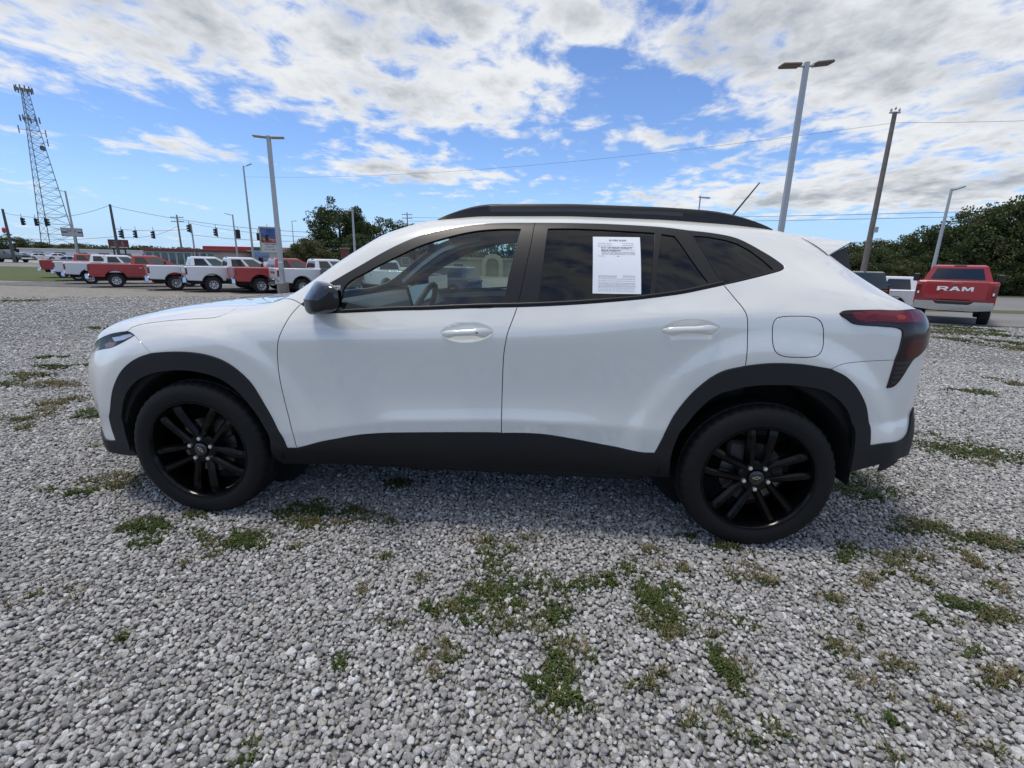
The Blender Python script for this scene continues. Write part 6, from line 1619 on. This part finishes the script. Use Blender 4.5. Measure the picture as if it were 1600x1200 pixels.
tree('thin airy tree just above the windscreen pillar of the white car', -17.0, 58.5, 6.6, 2.6, 'c', LEAFM, 4, .25, ck=K3)
tree('low pale bushy tree at the left foot of the large dark tree', -25.6, 48.0, 4.1, 2.4, 'd', LEAFO, 7, .05, ck=K4)
tree('low dark bushy tree at the right foot of the large dark tree', -20.2, 49.5, 4.6, 2.9, 'd2', LEAFD, 8, .05, ck=K4)
tree('small round tree at the far left edge behind the signal pole', -127.5, 103, 5.2, 4.6, 'a', LEAFD, 12, .1, ck=K1)
tree('low bushy tree left of the cell tower foot', -130, 113, 4.0, 5.2, 'b', LEAFM, 13, .05, ck=K2)
tree('low bushy tree right of the cell tower foot', -121, 113.5, 3.8, 4.4, 'd', LEAFM, 14, .05, ck=K4)
tree('distant low trees beyond the canopy, left clump', -62, 150, 5, 7.0, 'd', LEAFD, 15, .05, ck=K4)
tree('distant low trees beyond the canopy, right clump', -50, 150, 4.5, 8.0, 'b', LEAFD, 16, .05, ck=K2)
GTR = 'trees along the road at the right'
for (x, y, h, rx, key, m_, kw, lb) in (
        (34.8, 52.5, 5.1, 3.0, 'd', LEAFO, K4, 'bushy olive tree left of the wooden utility pole on the right'),
        (30.0, 55.0, 4.4, 3.2, 'b', LEAFO, K2, 'lowest olive tree just clear of the car spoiler'),
        (37.6, 51.0, 5.2, 3.0, 'a', LEAFM, K1, 'olive tree between the utility pole and the short lamp post'),
        (36.6, 47.5, 6.0, 2.8, 'c', LEAFM, K3, 'airy tree just left of the short lamp post at right'),
        (37.8, 46.0, 6.9, 3.1, 'a', LEAFD, K1, 'dark tree directly behind the short lamp post at right'),
        (40.2, 45.8, 8.0, 3.4, 'd', LEAFD, K4, 'tall dark tree behind the red pickup at right'),
        (42.6, 44.8, 9.0, 3.6, 'b', LEAFM, K2, 'tallest tree of the right-hand row, rising at the edge of the picture'),
        (46.5, 45.5, 9.6, 3.8, 'a', LEAFD, K1, 'dark tree cut by the right edge of the picture')):
    tree(lb, x, y, h, rx, key, m_, int(x * 3) % 17, .06, GTR, ck=kw)
GSH = 'undergrowth shrubs below the right-hand trees'
ORD = ('first', 'second', 'third', 'fourth', 'fifth', 'sixth', 'seventh', 'eighth', 'ninth', 'tenth', 'eleventh')
for i in range(11):
    x = 27 + 2.1 * i; y = 45.6 - .32 * i + (i % 3) * .5
    tree('%s shrub from the left in the undergrowth below the right-hand trees' % ORD[i], x, y, 3.3 + .5 * ((i * 7) % 3), 2.0, 'd' if i % 2 else 'd2', LEAFD if i % 2 else LEAFM, i, .0, GSH, .3, 'shrub', ck=K4)
# a distant wooded skyline that reads as one mass
m = MB()
def skyline(x0, x1, y, h, seed, step=3.0):
    r = np.random.default_rng(seed); V = []; F = []; xs = np.arange(x0, x1, step)
    for x in xs:
        hh = h * r.uniform(.6, 1.15)
        for _ in range(380):
            c = np.array([x + r.normal(0, step * .6), y + r.normal(0, 2), H(x, y) + hh * r.uniform(0, 1) ** .9]); a = r.normal(size=3) * .26; b = np.cross(a, r.normal(size=3)); b = b / (np.linalg.norm(b) + 1e-6) * .3
            k = len(V); V += [tuple(c - a), tuple(c + b), tuple(c + a), tuple(c - b)]; F.append((k, k + 1, k + 2, k + 3))
    return V, F
for a in ((-30, 120, 120, 5.0, 1), (-300, -30, 190, 4.2, 2, 3.0), (120, 400, 140, 6, 3, 4.0)): m.add(*skyline(*a))
o = m.build('distant_woods', LEAFD); tag(o, 'low distant woods along the skyline', 'woods', kind='stuff')
# far blue hills
m = MB(); r = np.random.default_rng(5); xs = np.linspace(-4200, 2500, 60); hs = 34 + 12 * np.sin(xs / 520) + 8 * np.sin(xs / 170 + 1)
V = []
for x, hh in zip(xs, hs): V += [(x, 2600, 0), (x, 2900, hh), (x, 3300, 0)]
F = []
for i in range(len(xs) - 1):
    b = 3 * i; F += [(b, b + 3, b + 4, b + 1), (b + 1, b + 4, b + 5, b + 2)]
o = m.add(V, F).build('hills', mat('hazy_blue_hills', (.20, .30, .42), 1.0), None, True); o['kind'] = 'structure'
